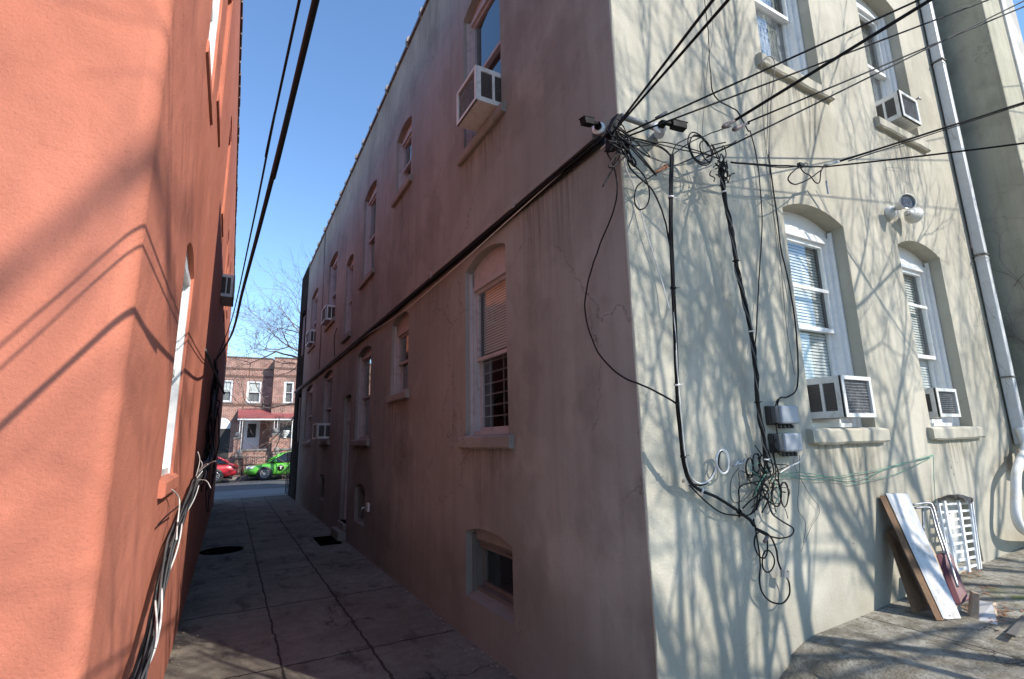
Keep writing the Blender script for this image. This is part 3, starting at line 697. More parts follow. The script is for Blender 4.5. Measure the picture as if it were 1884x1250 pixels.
for i in range(60): yy = YL + i * .27; m.box((XL + .008, yy, ZL - .012 + random.random() * .01), (XL + .018 + random.random() * .012, yy + .24, ZL + .055))
rel(m.build('coping', M['tile'], sb), (XL, YL, 0))
TL = Matrix.Translation((-XL, -YL, 0)) @ Matrix.Translation((XL, 0, 0)) @ Matrix.Rotation(math.pi / 2, 4, 'Z')
for i, q in enumerate(lwin):
    window(sb, TL, *q, pane='glassleft', rise=.1, depth=.06 if i < 2 else .05, trim='white' if i < 2 else 'salmon', wallmat=M['salmon'], sillw=.07, sillh=.10, silld=.03 if i == 0 else .014, blind=(q[2] + .05, q[3] - .12) if i < 2 else None, headz=q[3] - .02)
# blocking bits high on the wall
air_conditioner('air conditioner sticking out of the salmon wall high up the alley', Matrix.Translation((XL - .04, 8.55, 3.78)) @ Matrix.Rotation(math.pi / 2, 4, 'Z'), .6, .34, .2)

# cable mass creeping up the salmon wall
random.seed(5)
lb = thing('cable_bundle', 'thick twisted bundle of grey and black cables along the salmon wall', 'cables', (XL, 3.2, .5))
BP = (XL, 3.2, .5)
path = [onX(170, 1500, XL + .06), onX(252, 1250, XL + .06), onX(280, 1150, XL + .06), onX(307, 1030, XL + .05), onX(335, 950, XL + .05), onX(360, 890, XL + .06), onX(372, 865, XL + .07), Vector((XL + .06, 8.6, 1.5)), Vector((XL + .06, 9.2, 1.95)), Vector((XL + .05, 8.4, 2.3)), Vector((XL + .04, 7.4, 2.7))]
base = smooth(path, 8)
for k in range(22):
    a0 = random.random() * 6.28; tw = random.uniform(-.35, .35); rad = random.uniform(.006, .027); pts = []
    for i, p in enumerate(base):
        a = a0 + tw * i * .5; s_ = rad * (1 + .5 * noise.noise(Vector((k * 3.3, i * .25, 0))))
        pts.append(p + Vector((s_ * math.cos(a) * .8, 0, s_ * math.sin(a) * 1.5)))
    i0 = 0; i1 = len(pts) - random.choice((0, 0, 6, 12, 22, 26))
    rel(MB().tube(pts[i0:i1], random.choice((.0035, .0045, .0055)), 5).build('strand', M['black'] if k % 2 else M['greywire'], lb), BP)
for k, (s0, s1, rd) in enumerate(((5, 20, .03), (12, 30, .032), (26, 40, .03))):
    pts = []
    for i in range(s0, s1):
        p = base[i]; a = i * .42 + k * 1.3; pts.append(p + Vector((rd * math.cos(a) * .6 + .012, 0, rd * math.sin(a) * 1.5)))
    rel(MB().tube(smooth(pts, 3), .0042, 6).build('white_strand', M['whitewire'], lb), BP)
# frayed ends catching the sun
m = MB()
for i in range(8):
    p = onX(364 + random.uniform(-8, 8), 880 + random.uniform(-14, 12), XL + .05); d = Vector((random.uniform(-.1, .5), random.uniform(-1, 1), random.uniform(-.3, 1))).normalized() * random.uniform(.08, .22)
    rel(MB().tube(smooth([p, p + d * .5 + Vector((.02, 0, .03)), p + d], 3), .0028, 4).build('frayed_end', M['whitewire'], lb), BP)
tag(MB().tube(smooth([onX(303, 898, XL + .02), onX(318, 903, XL + .03), onX(330, 920, XL + .05), onX(327, 960, XL + .07)], 6), .004, 6).build('cable', M['whitewire']), 'thin white wire from the salmon window sill down to the cable bundle', 'cable')
tag(MB().tube(smooth([onX(291, 966, XL + .015), onX(306, 950, XL + .03), onX(330, 930, XL + .05)], 6), .004, 6).build('cable', M['black']), 'short black wire under the salmon window sill', 'cable')
random.seed(9)
tg = thing('cable_tangle', 'messy dark tangle of wires hanging on the shaded salmon wall', 'cables', (XL, 7.5, 2))
for k in range(16):
    p = Vector((XL + .03 + random.random() * .05, 7.2 + random.random() * 2.6, 2.7 - random.random() * .5)); pts = [p.copy()]
    for i in range(7):
        p = p + Vector((random.gauss(0, .02), random.gauss(0, .25), -random.uniform(.05, .32))); p.x = min(max(p.x, XL + .02), XL + .2); pts.append(p.copy())
    rel(MB().tube(smooth(pts, 5), random.choice((.004, .006, .008)), 5).build('strand', M['black'] if k % 4 else M['greywire'], tg), (XL, 7.5, 2))
m = MB(); m.tube([(XL + .0, 5.7, 2.55), (XL + .16, 8.3, 2.36)], .014, 6); tag(m.build('mast_strut', M['greywire']), 'grey metal strut anchoring cables on the shaded salmon wall', 'strut')
# two service cables overhead down the alley
def through(a_pts, ext):
    P = [Vector(p) for p in a_pts]; d0 = (P[0] - P[1]).normalized(); return [P[0] + d0 * ext] + P
def onZl(x, y, z): return onZ(x, y, z)
A = [onZ(551, 0, 2.84), onZ(505, 213, 2.80), onZ(463.6, 420, 2.77), onZ(425.7, 590, 2.76), Vector((XL + .06, 7.3, 2.72))]
Bc = [onZ(581, 0, 2.60), onZ(533, 200, 2.56), onZ(477, 420, 2.53), onZ(447, 533, 2.52), onZ(425, 618, 2.55), Vector((XL + .05, 7.0, 2.62))]
A2 = [onZ(551, 0, 2.77), onZ(505, 213, 2.74), onZ(463.6, 420, 2.71), onZ(425.7, 590, 2.71), Vector((XL + .06, 7.1, 2.68))]
tag(MB().tube(smooth(through(A, 9), 6), .0042, 8).build('overhead_cable', M['black']), 'upper wire of the thin pair overhead in the alley, left of the thick cable', 'cable', 'overhead cables')
tag(MB().tube(smooth(through(A2, 9), 6), .0036, 8).build('overhead_cable', M['black']), 'lower wire of the thin pair overhead in the alley, left of the thick cable', 'cable', 'overhead cables')
tag(MB().tube(smooth(through(Bc, 9), 6), .0082, 8).build('overhead_cable', M['black']), 'thicker black cable overhead against the sky strip of the alley', 'cable', 'overhead cables')

# ================================================================== MAST, CAMERAS AND CABLES ON THE FACADE CORNER
W = lambda x, y, o=.05: onY(x, y, YF - o)
S = lambda x, y, o=.03: onX(x, y, XS - o)
mast = thing('cable_bracket', 'galvanised bracket arm bolted at the building corner holding the cables', 'bracket', (XS, YF, 3.45))
m = MB(); m.tube([onY(1142, 214, 1.92), onY(1212, 238, 1.92)], .017, 14); m.tube([onY(1186, 229, 1.92), onY(1192, 231, 1.92)], .024, 14); rel(m.build('arm', M['conduit_metal'], mast), (XS, YF, 3.45))
m = MB(); m.slab([onY(1137, 208, 1.9), onY(1146, 212, 1.9), onY(1131, 246, 1.9), onY(1122, 242, 1.9)], (0, .06, 0)); rel(m.build('clamp_plate', M['black'], mast, .004), (XS, YF, 3.45))
m = MB(); m.slab([onY(1126, 244, 1.92), onY(1142, 244, 1.92), onY(1142, 272, 1.93), onY(1124, 272, 1.93)], (0, .06, 0)); rel(m.build('junction_block', M['black'], mast, .01), (XS, YF, 3.45))

def security_camera(label, c, n, bdir, Y):
    c = Vector(c); n = Vector(n).normalized(); b_ = Vector(bdir).normalized()
    o = thing('security_camera', label, 'camera', c, group='security cameras on the corner bracket')
    MB().lathe([(0, 0), (.040, 0), (.042, .006), (.040, .014), (.03, .018), (0, .018)], (0, 0, 0), n, 20).build('base_plate', M['white'], o)
    MB().tube([n * .015, n * .05, n * .05 + b_ * .05], .014, 10).build('ball_joint', M['black'], o)
    MB().lathe([(0, .0), (.022, .002), (.024, .012), (.02, .03)], n * .018, n, 14).build('ring', M['black'], o)
    up = Vector((0, 0, 1)); s = b_.cross(up).normalized(); u = s.cross(b_); T = Matrix((s, b_, u)).transposed().to_4x4(); T.translation = n * .05 + b_ * .05
    m = MB(); m.box((-.022, 0, -.020), (.022, .088, .018), T); m.box((-.024, -.004, .0185), (.024, .094, .022), T); m.build('body', M['black'], o, .003)
    return o
security_camera('black box camera on a round white plate at the alley side of the corner', onX(1102, 238, 1.84), (-.75, -.62, .1), (-.95, -.2, -.28), 0)
security_camera('black box camera on a round white plate above the sunlit rear wall', onY(1212, 237, 1.87), (-.2, -.95, .15), (.93, -.25, -.1), 0)
m = MB(); m.cyl(onY(1213, 246, 1.86), onY(1213, 246, 1.98), .03, None, 14); rel(m.build('mount', M['steel'], mast), (XS, YF, 3.45))

black_n = [0]
def cable(pts, r, label, mat='black', group=None, n=6, name='cable', seg=6):
    q = smooth(pts, n); ph = len(COL.objects) * 1.7; a_ = .0035
    q = [p + Vector((noise.noise(p * 14 + Vector((ph, 0, 0))) * a_, 0, noise.noise(p * 14 + Vector((0, ph, 0))) * a_)) for p in q]
    o = MB().tube(q, r, seg).build(name, M[mat]); return tag(o, label, 'cable', group)

# drop bundle (left of the two) from the corner down to the ground loop
def bundle(name, label, path, n, rad, rs, mat='black', cat='cables', tw=.25, alt=None, loose=0, seed=1):
    random.seed(seed); o = thing(name, label, cat, path[0]); b_ = smooth(path, 6)
    for k in range(n):
        a0 = k * 6.28 / n; pts = []; ph = random.random() * 9
        for i, p in enumerate(b_):
            a = a0 + tw * i; q = rad * (1 + loose * max(0, noise.noise(Vector((ph, i * .22, 2)))) * 2)
            pts.append(p + Vector((math.cos(a) * q, math.sin(a) * q * .5, math.sin(a) * q * .4)))
        mm = alt if (alt and k % 4 == 1) else mat
        rel(MB().tube(pts, random.choice(rs), 6).build('strand', M[mm], o), path[0])
    for i in range(9, len(b_) - 3, 13):
        d = (b_[i + 1] - b_[i]).normalized(); t_ = MB().tube([b_[i] - d * .004, b_[i] + d * .004], rad + .007, 10); t_.tube([b_[i] + Vector((rad, 0, 0)), b_[i] + Vector((rad + .03, -.005, .004))], .0016, 4); rel(t_.build('cable_tie', M['whitewire'] if i % 2 else M['black'], o), path[0])
    return o
p1 = [W(1236, 285, .34), W(1235, 330, .34), W(1234, 400, .33), W(1236, 470, .31), W(1240, 560, .29), W(1243, 640, .26), W(1246, 720, .21), W(1250, 780, .17), W(1257, 840, .12), W(1266, 880, .08), W(1285, 900, .05), W(1320, 916, .05), W(1350, 935, .05), W(1378, 955, .05), W(1388, 968, .05)]
bundle('cable_bundle', 'taut black cable bundle hanging straight down near the wall corner', p1, 6, .0085, (.004, .005), loose=.2, seed=3)
p2 = [W(1328, 300, .16), W(1328, 330, .15), W(1336, 380, .13), W(1348, 440, .12), W(1357, 500, .11), W(1371, 560, .10), W(1383, 620, .09), W(1390, 680, .08), W(1394, 740, .07), W(1404, 800, .06), W(1408, 840, .06), W(1410, 870, .06)]
bundle('cable_bundle', 'loose frayed black cable bundle hanging left of the grey boxes', p2, 9, .012, (.003, .004, .0045), loose=.9, alt='greywire', tw=.5, seed=4)
# long free wires on the wall
cable([W(1380, 240, .02), W(1392, 290, .02), W(1398, 340, .02), W(1402, 400, .02), W(1400, 460, .02), W(1396, 520, .02), W(1392, 600, .03), W(1389, 640, .04)], .004, 'black wire curving down to the loose bundle from the crossing cables')
cable([W(1414, 285, .02), W(1420, 330, .02), W(1430, 400, .02), W(1437, 460, .02), W(1447, 500, .02), W(1460, 570, .02), W(1467, 640, .02), W(1468, 700, .02), W(1462, 722, .02), W(1448, 731, .02), W(1434, 733, .03), W(1430, 750, .04)], .005, 'black wire running down beside the lower window into the top grey box')
cable([W(1418, 130, .02), W(1413, 200, .02), W(1414, 285, .02), W(1422, 380, .015), W(1436, 480, .015), W(1447, 600, .015), W(1462, 690, .015)], .0022, 'hair-thin grey wire beside the lower window frame', 'greywire')
cable([W(1400, 128, .03), W(1402, 180, .02), W(1407, 250, .02), W(1414, 300, .02)], .0022, 'thin grey wire dropping from the upper sill end', 'greywire')
cable([W(1399, 128, .05), W(1404, 112, .06), W(1414, 104, .06), W(1424, 112, .06), W(1424, 140, .05), W(1418, 200, .02), W(1415, 290, .02)], .003, 'grey wire looped over the upper window sill', 'greywire')
cable([W(1306, 0, .03), W(1312, 60, .03), W(1303, 110, .03), W(1297, 180, .03), W(1292, 250, .03), W(1296, 300, .02)], .0022, 'thin grey wire hanging from above, left of the upper window', 'greywire')
cable([W(1308, 140, .04), W(1310, 165, .04), W(1322, 185, .04), W(1345, 198, .04), W(1356, 205, .04), W(1366, 222, .04), W(1376, 240, .03), W(1380, 242, .02)], .0045, 'black wire bending under the crossing cables')
cable([W(1296, 0, .04), W(1303, 60, .04), W(1305, 110, .04), W(1308, 140, .04)], .003, 'thin black wire entering at the top edge of the rear wall')
# loops near the corner
cable([S(1118, 283, .03), S(1130, 310, .04), S(1136, 350, .05), S(1128, 390, .05), S(1108, 440, .05), S(1090, 490, .05), S(1078, 540, .05), S(1077, 580, .05), S(1088, 620, .05), S(1105, 655, .05), S(1140, 690, .05), onY(1180, 708, 1.95), W(1215, 725, .13), W(1246, 745, .2)], .0048, 'single black cable bowing out across the alley side of the corner')
cable([S(1116, 282, .04), Vector((XS - .02, YF - .05, 3.22)), W(1160, 310, .1), W(1200, 350, .1), W(1222, 400, .26), W(1232, 450, .32)], .0045, 'black cable sweeping from the corner down to the straight bundle')
cable([S(1112, 280, .04), Vector((XS - .03, YF - .06, 3.27)), W(1165, 300, .12), W(1186, 325, .12), W(1195, 355, .12), W(1190, 378, .12), W(1176, 386, .12), W(1168, 370, .12), W(1172, 345, .12), W(1188, 331, .12), W(1215, 315, .12), W(1230, 305, .12)], .0042, 'black cable tied in a drooping loop just right of the corner')
cable([W(1228, 307, .13), W(1250, 302, .13), W(1300, 280, .13), W(1345, 265, .13), W(1355, 259, .14)], .004, 'black wire leading from the rusty clamp toward the coiled loops')
m = MB(); m.cyl(W(1204, 318, .13), W(1222, 309, .13), .006, .011, 10); m.cyl(W(1222, 309, .13), W(1226, 306, .13), .013, None, 10)
tag(m.build('cable_clamp', M['copper']), 'rusty orange tapered clamp on a wire near the corner', 'clamp')
cable([S(1105, 275, .04), Vector((XS - .04, YF - .05, 3.3)), W(1150, 305, .05), W(1168, 350, .03), W(1190, 430, .03), W(1215, 510, .03), W(1232, 570, .05)], .0035, 'thin white cable crossing the corner behind the black ones', 'whitewire')
random.seed(12)
lj = thing('cable_tangle', 'snarl of black and green wires packed around the corner bracket', 'cables', (XS, YF, 3.4))
for k in range(16):
    a = onY(1128 + random.uniform(-10, 22), 245 + random.uniform(-15, 35), 1.88 - random.random() * .05); b_ = a + Vector((random.uniform(-.1, .12), random.uniform(-.05, .05), random.uniform(-.14, .12)))
    c = b_ + Vector((random.uniform(-.08, .12), random.uniform(-.04, .02), random.uniform(-.12, .05)))
    rel(MB().tube(smooth([a, b_, c, a + Vector((.03, 0, -.03))], 6), random.choice((.003, .0042, .005)), 5).build('strand', M['black'], lj), (XS, YF, 3.4))
# fan of wires from corner to the two drops
for k, (pts, mt, lb_) in enumerate((
    ([(1145, 252), (1170, 255), (1205, 265), (1225, 276), (1236, 290)], 'black', 'topmost of the black wires arching from the corner to the straight bundle'),
    ([(1140, 256), (1180, 262), (1215, 272), (1234, 288)], 'black', 'middle black wire arching from the corner to the straight bundle'),
    ([(1138, 262), (1165, 268), (1190, 268), (1214, 262), (1250, 268), (1290, 280), (1318, 290)], 'black', 'black wire undulating from the corner to the loose bundle head'),
    ([(1150, 250), (1200, 262), (1250, 275), (1300, 285), (1322, 292)], 'black', 'straight dark wire between the two bundle heads'),
    ([(1150, 256), (1170, 270), (1185, 285), (1215, 297), (1240, 303), (1275, 300), (1310, 292)], 'greywire', 'thin grey wire drooping between the two bundle heads'),
    ([(1155, 262), (1180, 280), (1200, 290), (1245, 305), (1280, 296), (1300, 293)], 'greywire', 'lowest thin grey wire drooping below the bundle heads'),
    ([(1236, 288), (1240, 272), (1250, 262), (1275, 252), (1290, 254), (1298, 262)], 'black', 'black wire rising over toward the coiled loops'),
    ([(1237, 286), (1255, 272), (1280, 258), (1310, 245), (1345, 233)], 'black', 'black cable from the straight bundle up to the brown insulators'),
    )):
    cable([W(x, y, .13 + .004 * k) for x, y in pts], .0035 if mt == 'black' else .0022, lb_, mt)
cc = W(1290, 272, .16)
cable(circ(cc, .088, (1, 0, 0), (0, .05, 1), 20, .4, 2, .0006) + [W(1335, 262, .16)], .004, 'two-turn coil of black wire hanging by the corner')
cable(circ(W(1298, 275, .17), .06, (.8, 0, .1), (0, .1, 1.2), 20, 1.6, 1), .004, 'smaller oval wire loop inside the hanging coil')
random.seed(31)
hd = thing('cable_knot', 'ragged knot of wires at the head of the loose bundle', 'cables', W(1326, 300, .16))
for k in range(16):
    a = W(1326 + random.gauss(0, 6), 300 + random.gauss(0, 8), .16 + random.gauss(0, .01)); d = Vector((random.gauss(0, .05), random.gauss(0, .02), random.gauss(0, .05)))
    rel(MB().tube(smooth([a, a + d, a + d * .4 + Vector((.03, 0, -.03)), a + Vector((random.gauss(0, .04), 0, -.07))], 5), .0035, 5).build('strand', M['black'], hd), W(1326, 300, .16))
for i, (x, y, lb_) in enumerate(((1343, 227, 'upper brown insulator splice on the thick overhead cable'), (1362, 232, 'lower brown insulator splice beside the thick cable'))):
    a = W(x - 13, y + 7, .2); b_ = W(x + 13, y - 7 + i * 3, .2); d = (b_ - a).normalized()
    o = thing('insulator', lb_, 'insulator', a); MB().lathe([(.004, 0), (.012, .004), (.016, .02), (.012, .035), (.016, .05), (.013, .075), (.006, (b_ - a).length)], (0, 0, 0), d, 12).build('body', M['ceramic'], o)
    MB().cyl(d * (b_ - a).length, d * ((b_ - a).length + .02), .008, None, 8).build('ferrule', M['black'], o)
def over(label, a, pts, r, o0=.16, grp='overhead cables', yend=1.15, mat='black', sg=0):
    yend = {1.3: .85, 1.15: .85, 1.25: .95, 1.2: .95, 1.35: 1.0, 1.37: 1.01}[yend]; r *= 1.25
    """service drop: leaves the wall at a, passes the far bearing and runs on to its pole behind the yard"""
    A_ = W(*a, o0); B_ = onY(*pts, yend); d = (B_ - A_); return tag(MB().tube(sag(A_, A_ + d * 3.2, sg, 20), r, 8).build('overhead_cable', M[mat]), label, 'cable', grp)
over('steep overhead cable leaving the corner bracket, left one of the pair', (1138, 228), (1312, 0), .0045, .15, yend=1.3)
over('steep overhead cable leaving the corner bracket, right one of the pair', (1128, 243), (1340, 0), .0045, .18, yend=1.3)
over('cable rising from the corner bracket past the splice sleeve', (1150, 246), (1700, -4), .0042, .15)
over('thickest overhead cable, rising from the brown insulator', (1352, 222), (1712, 0), .0075, .2)
over('cable passing behind the right camera toward the upper right', (1150, 253), (1845, -10), .0042, .17, yend=1.3)
over('cable from the lower brown insulator to the right edge', (1376, 225), (1890, 10), .0046, .2, yend=1.25)
over('long thin cable from the coil crossing both upper windows', (1300, 290), (1884, 2), .0042, .2, yend=1.2)
over('double cable rising right from the grey splice sleeve', (1545, 297), (1884, 189), .0062, .2, yend=1.35)
over('slender twin beside the double cable from the grey sleeve', (1560, 297), (1884, 192), .003, .2, yend=1.37)
over('lowest overhead cable sagging gently to the right edge', (1520, 307), (1884, 251), .0046, .2, yend=1.3, sg=.05)
cable([W(1345, 299, .16), W(1400, 303, .18), W(1450, 306, .19), W(1500, 307, .2), W(1522, 307, .2)], .006, 'level black cable from the wire knot to the grey sleeve')
cable([W(1350, 300, .15), W(1400, 305, .18), W(1440, 309, .19), W(1470, 306, .2)], .0035, 'thinner black wire slung under the level cable')
cable([W(1475, 305, .2), W(1460, 315, .2), W(1450, 330, .2), W(1462, 340, .2), W(1480, 334, .2), W(1505, 318, .2), W(1520, 303, .2)], .0045, 'drooping black loop of slack left of the grey sleeve')
cable([W(1472, 308, .2), W(1480, 318, .2), W(1490, 323, .2), W(1500, 336, .2), W(1508, 336, .2), W(1510, 318, .2), W(1516, 305, .2)], .0042, 'small zigzag loop of slack under the grey sleeve')
m = MB(); m.cyl(W(1518, 304, .2), W(1543, 298, .2), .0085, None, 10); tag(m.build('splice_sleeve', M['greybox']), 'light grey splice sleeve where the double cable begins', 'splice')
m = MB(); m.cyl(W(1207, 218, .15), W(1226, 207, .17), .009, None, 10); tag(m.build('splice_sleeve', M['greywire']), 'dark splice sleeve on the cable above the corner bracket', 'splice')
m = MB(); m.box((-.03, -.012, -.01), (.03, .012, .01), Matrix.Translation(W(1474, 304, .2))); m.tube([W(1480, 300, .2), W(1487, 302, .2), W(1483, 308, .2)], .003, 5); tag(m.build('cable_clamp', M['dark']), 'dark wedge clamp on the level cable above the slack loops', 'clamp')
o = thing('hanging_tag', 'blue grey strip tag dangling on a wire from the grey sleeve', 'tag', W(1521, 330, .2))
a = W(1519, 306, .2); c = W(1520, 333, .2); d = W(1524, 357, .2)
rel(MB().tube([a, c], .0012, 4).build('wire', M['greywire'], o), W(1521, 330, .2)); rel(MB().tube([c, d], .007, 4).build('strip', M['greybox'], o), W(1521, 330, .2))

# rust and water stains that have run down below sills and air conditioners
M['stain'] = None
def stain_mat():
    sm = NB('water_stain'); tr = sm.n('ShaderNodeBsdfTransparent'); tc = sm.n('ShaderNodeTexCoord').outputs['UV']
    sp_ = sm.n('ShaderNodeSeparateXYZ'); sm.l(tc, sp_.inputs[0])
    st = sm.noise(1, 5, .65, sm.mapv((38, 38, 1.1))); e = sm.math('MULTIPLY', sm.math('MULTIPLY', sp_.outputs[0], sm.math('SUBTRACT', 1, sp_.outputs[0])), 4)
    a_ = sm.math('MULTIPLY', sm.math('MULTIPLY', sm.ramp(st, [(.42, 0), (.68, 1)]), sm.math('POWER', sp_.outputs[1], 1.6)), sm.math('MULTIPLY', sm.math('POWER', e, .6), .5))
    sm.fin((.13, .105, .075), .9, spec=.1); mx = sm.n('ShaderNodeMixShader'); sm.l(a_, mx.inputs[0]); sm.l(tr.outputs[0], mx.inputs[1]); sm.l(sm.b.outputs[0], mx.inputs[2]); sm.l(mx.outputs[0], sm.out.inputs[0]); return sm.m
M['stain'] = stain_mat()
def stain(a_, b_, z1, z0, side):
    vs = [(a_, YF - .0025, z0), (b_, YF - .0025, z0), (b_, YF - .0025, z1), (a_, YF - .0025, z1)] if not side else [(XS - .0025, b_, z0), (XS - .0025, a_, z0), (XS - .0025, a_, z1), (XS - .0025, b_, z1)]
    o = MB().add(vs, [(0, 1, 2, 3)]).build('water_stain', M['stain'], tb); uv = o.data.uv_layers.new(name='UVMap')
    for i, c_ in enumerate(((0, 0), (1, 0), (1, 1), (0, 1))): uv.data[i].uv = c_
    rel(o, (XS, YF, 0))
for (a_, b_, z1, z0) in ((3.28, 4.22, 1.53, .75), (4.9, 5.84, 1.53, 1.0), (3.29, 4.25, 4.345, 3.45), (4.97, 5.93, 4.345, 3.5)): stain(a_, b_, z1, z0, False)
for (a_, b_, z1, z0) in ((3.36, 4.36, 4.37, 3.48), (5.98, 6.88, 5.02, 3.9), (7.9, 9.0, 4.34, 3.5), (9.66, 10.5, 3.63, 3.47), (3.35, 4.34, 1.55, .95), (5.95, 6.9, 2.14, 1.1), (7.9, 9.05, 1.58, 1.0), (2.3, 3.3, 3.38, 2.2), (4.6, 5.8, 3.38, 2.4), (2.2, 3.2, 7.3, 5.2), (4.6, 5.9, 7.3, 5.9), (7.0, 7.9, 7.3, 5.6)): stain(a_, b_, z1, z0, True)
# old anchor holes left in the facade
for (x, y, q) in ((1257, 885, .011), (1745, 848, .006), (1750, 860, .009), (1761, 851, .006), (1755, 873, .008), (1742, 842, .006), (1192, 276, .009), (1186, 304, .008), (1570, 1000, .006), (1668, 742, .005), (1575, 632, .005), (1690, 640, .006)):
    rel(MB().lathe([(q, .002), (q * .5, .003), (0, .003)], onY(x, y, YF), (0, -1, 0), 7).build('anchor_hole', M['ceramic'], tb), (XS, YF, 0))
# grey boxes
def ubox(label, x0, x1, y0, y1):
    a = W(x0, y0, .0); c = W(x1, y1, .0); p = W((x0 + x1) / 2, (y0 + y1) / 2, 0); w2 = .108; h2 = .058
    cx = onY(x1, (y0 + y1) / 2, 1.9).x - w2 ; cz = onY((x0 + x1) / 2, (y0 + y1) / 2, 1.9).z
    o = thing('utility_box', label, 'utility box', (cx, YF, cz), group='grey utility boxes')
    m = MB(); m.box((-w2, -.035, -h2), (w2, -.001, h2)); m.build('back_box', M['dark'], o, .006)
    m = MB(); m.box((-w2 + .045, -.085, -h2 + .006), (w2, -.036, h2)); m.build('lid', M['greybox'], o, .012)
    m = MB(); m.box((-w2 + .005, -.072, -h2 + .01), (-w2 + .044, -.036, h2 - .005)); m.build('hinge_side', M['greywire'], o, .006)
    m = MB()
    for q in range(4): m.cyl((-w2 + .06 + q * .04, -.05, -h2), (-w2 + .06 + q * .04, -.05, -h2 - .022), .011, None, 8)
    m.build('gland', M['dark'], o)
    return o
ubox('upper grey utility box left of the large air conditioner', 1431, 1475, 744, 783)
ubox('lower grey utility box left of the window sill', 1440, 1482, 796, 834)
cable([W(1430, 735, .04), W(1425, 760, .05), W(1430, 800, .05), W(1424, 820, .05), W(1436, 838, .05)], .004, 'black wire looping behind the two grey boxes')
cable([W(1478, 836, .06), W(1470, 850, .05), W(1450, 860, .05), W(1435, 870, .05)], .0035, 'white wire leaving the bottom of the lower grey box', 'whitewire')
cable([W(1466, 836, .05), W(1460, 850, .04), W(1472, 880, .02), W(1490, 910, .02), W(1508, 940, .02), W(1490, 975, .02), W(1474, 1015, .02)], .0015, 'hair-thin grey wire bent in a wide zigzag below the boxes', 'greywire')
cable([W(1471, 838, .05), W(1471, 880, .02), W(1468, 935, .02), W(1482, 962, .02), W(1478, 1000, .02)], .0015, 'hair-thin wire hanging straight below the lower grey box', 'greywire')

# white coil
cable([W(1240, 570, .29), W(1244, 650, .26), W(1252, 760, .19), W(1262, 850, .12), W(1272, 880, .06), W(1290, 890, .06), W(1305, 884, .06), W(1315, 868, .06), W(1318, 848, .06)] + circ(W(1328, 848, .07), .058, (-.8, 0, 0), (0, 0, 1), 18, 0, 2, .0002), .0048, 'white cable ending in a round two-turn coil', 'whitewire')
cable(circ(W(1330, 849, .055), .054, (-.75, 0, 0), (0, 0, 1), 18, 0, 1, .0003) + [W(1308, 880, .05), W(1290, 893, .05), W(1268, 888, .05)], .005, 'black cable coiled together with the white cable')
# slack below
cable([W(1268, 893, .05), W(1290, 915, .04), W(1320, 940, .04), W(1350, 948, .04), W(1378, 948, .04), W(1395, 930, .05), W(1400, 900, .05)], .004, 'black cable swooping under the straight bundle to the mess of wires')
cable([W(1386, 955, .05), W(1390, 975, .05), W(1395, 1005, .05), W(1399, 1040, .05), W(1397, 1065, .05), W(1402, 1090, .05), W(1420, 1108, .05), W(1440, 1110, .05), W(1452, 1095, .05), W(1452, 1075, .05), W(1444, 1055, .05)], .0045, 'longest black cable loop hanging lowest on the rear wall')
cable(circ(W(1402, 1000, .05), .068, (.85, 0, 0), (0, 0, 1), 20, 2, 1.1), .0042, 'round black loop above the bottom loop')
cable(circ(W(1415, 1034, .06), .055, (.95, 0, 0), (0, 0, 1), 20, 1.2, 1.1), .0042, 'second round black loop overlapping the first')
cable([W(1412, 915, .05), W(1420, 945, .05), W(1440, 960, .05), W(1459, 972, .05), W(1456, 985, .05), W(1440, 990, .05), W(1420, 988, .05), W(1390, 975, .05)], .0045, 'black cable hooking right below the wire mess')
cable([W(1390, 972, .05), W(1415, 985, .05), W(1428, 1010, .05), W(1432, 1035, .05), W(1440, 1055, .05)], .0055, 'taped black cable leading to the small connector')
m = MB(); p = W(1444, 1057, .06); T = Matrix.Translation(p) @ Matrix.Rotation(.3, 4, 'Y'); m.box((-.022, -.012, -.016), (.022, .012, .016), T); m.box((-.03, -.006, -.02), (-.022, .006, .02), T); m.box((.022, -.006, -.024), (.028, .006, .024), T)
tag(m.build('cable_connector', M['steel']), 'small metal connector at the end of the lowest loop', 'connector')
m = MB(); m.cyl(W(1412, 988, .07), W(1406, 998, .07), .009, None, 10); tag(m.build('cable_connector', M['ceramic']), 'stubby brown cap hanging inside the round black loop', 'connector')
random.seed(17)
for k, (x, y, r, lb_) in enumerate(((1392, 850, .05, 'oval wire loop left of the loose bundle foot'), (1428, 905, .07, 'larger coil of wire at the foot of the loose bundle'), (1442, 908, .062, 'coil of wire hanging under the lower grey box'), (1380, 860, .05, 'small wire loop tangled with the green clamp'))):
    cable(circ(W(x, y, .05), r, (.6, 0, .1), (.1, .02, 1), 18, random.random() * 6, 1.7, .0002), .0038, lb_)
ms = thing('cable_tangle', 'mess of black wires gathered at the foot of the loose bundle', 'cables', W(1400, 880, .05))
for k in range(20):
    x, y = random.choice(((1410, 830), (1405, 860), (1395, 850), (1420, 880))); pts = [W(x + random.gauss(0, 8), y + random.gauss(0, 14), .05)]
    for i in range(4): x += random.gauss(0, 15); y += random.uniform(4, 34); pts.append(W(min(max(x, 1360), 1450), y, .03 + random.random() * .05))
    rel(MB().tube(smooth(pts, 5), random.choice((.0022, .003, .0042)), 5).build('strand', M['black'] if k % 7 else M['green'], ms), W(1400, 880, .05))
cable([W(1360, 862, .04), W(1346, 880, .04), W(1344, 910, .04), W(1352, 925, .04), W(1368, 920, .04), W(1385, 900, .04)], .0028, 'thin grey wire bowing left of the wire mess', 'greywire')
m = MB()
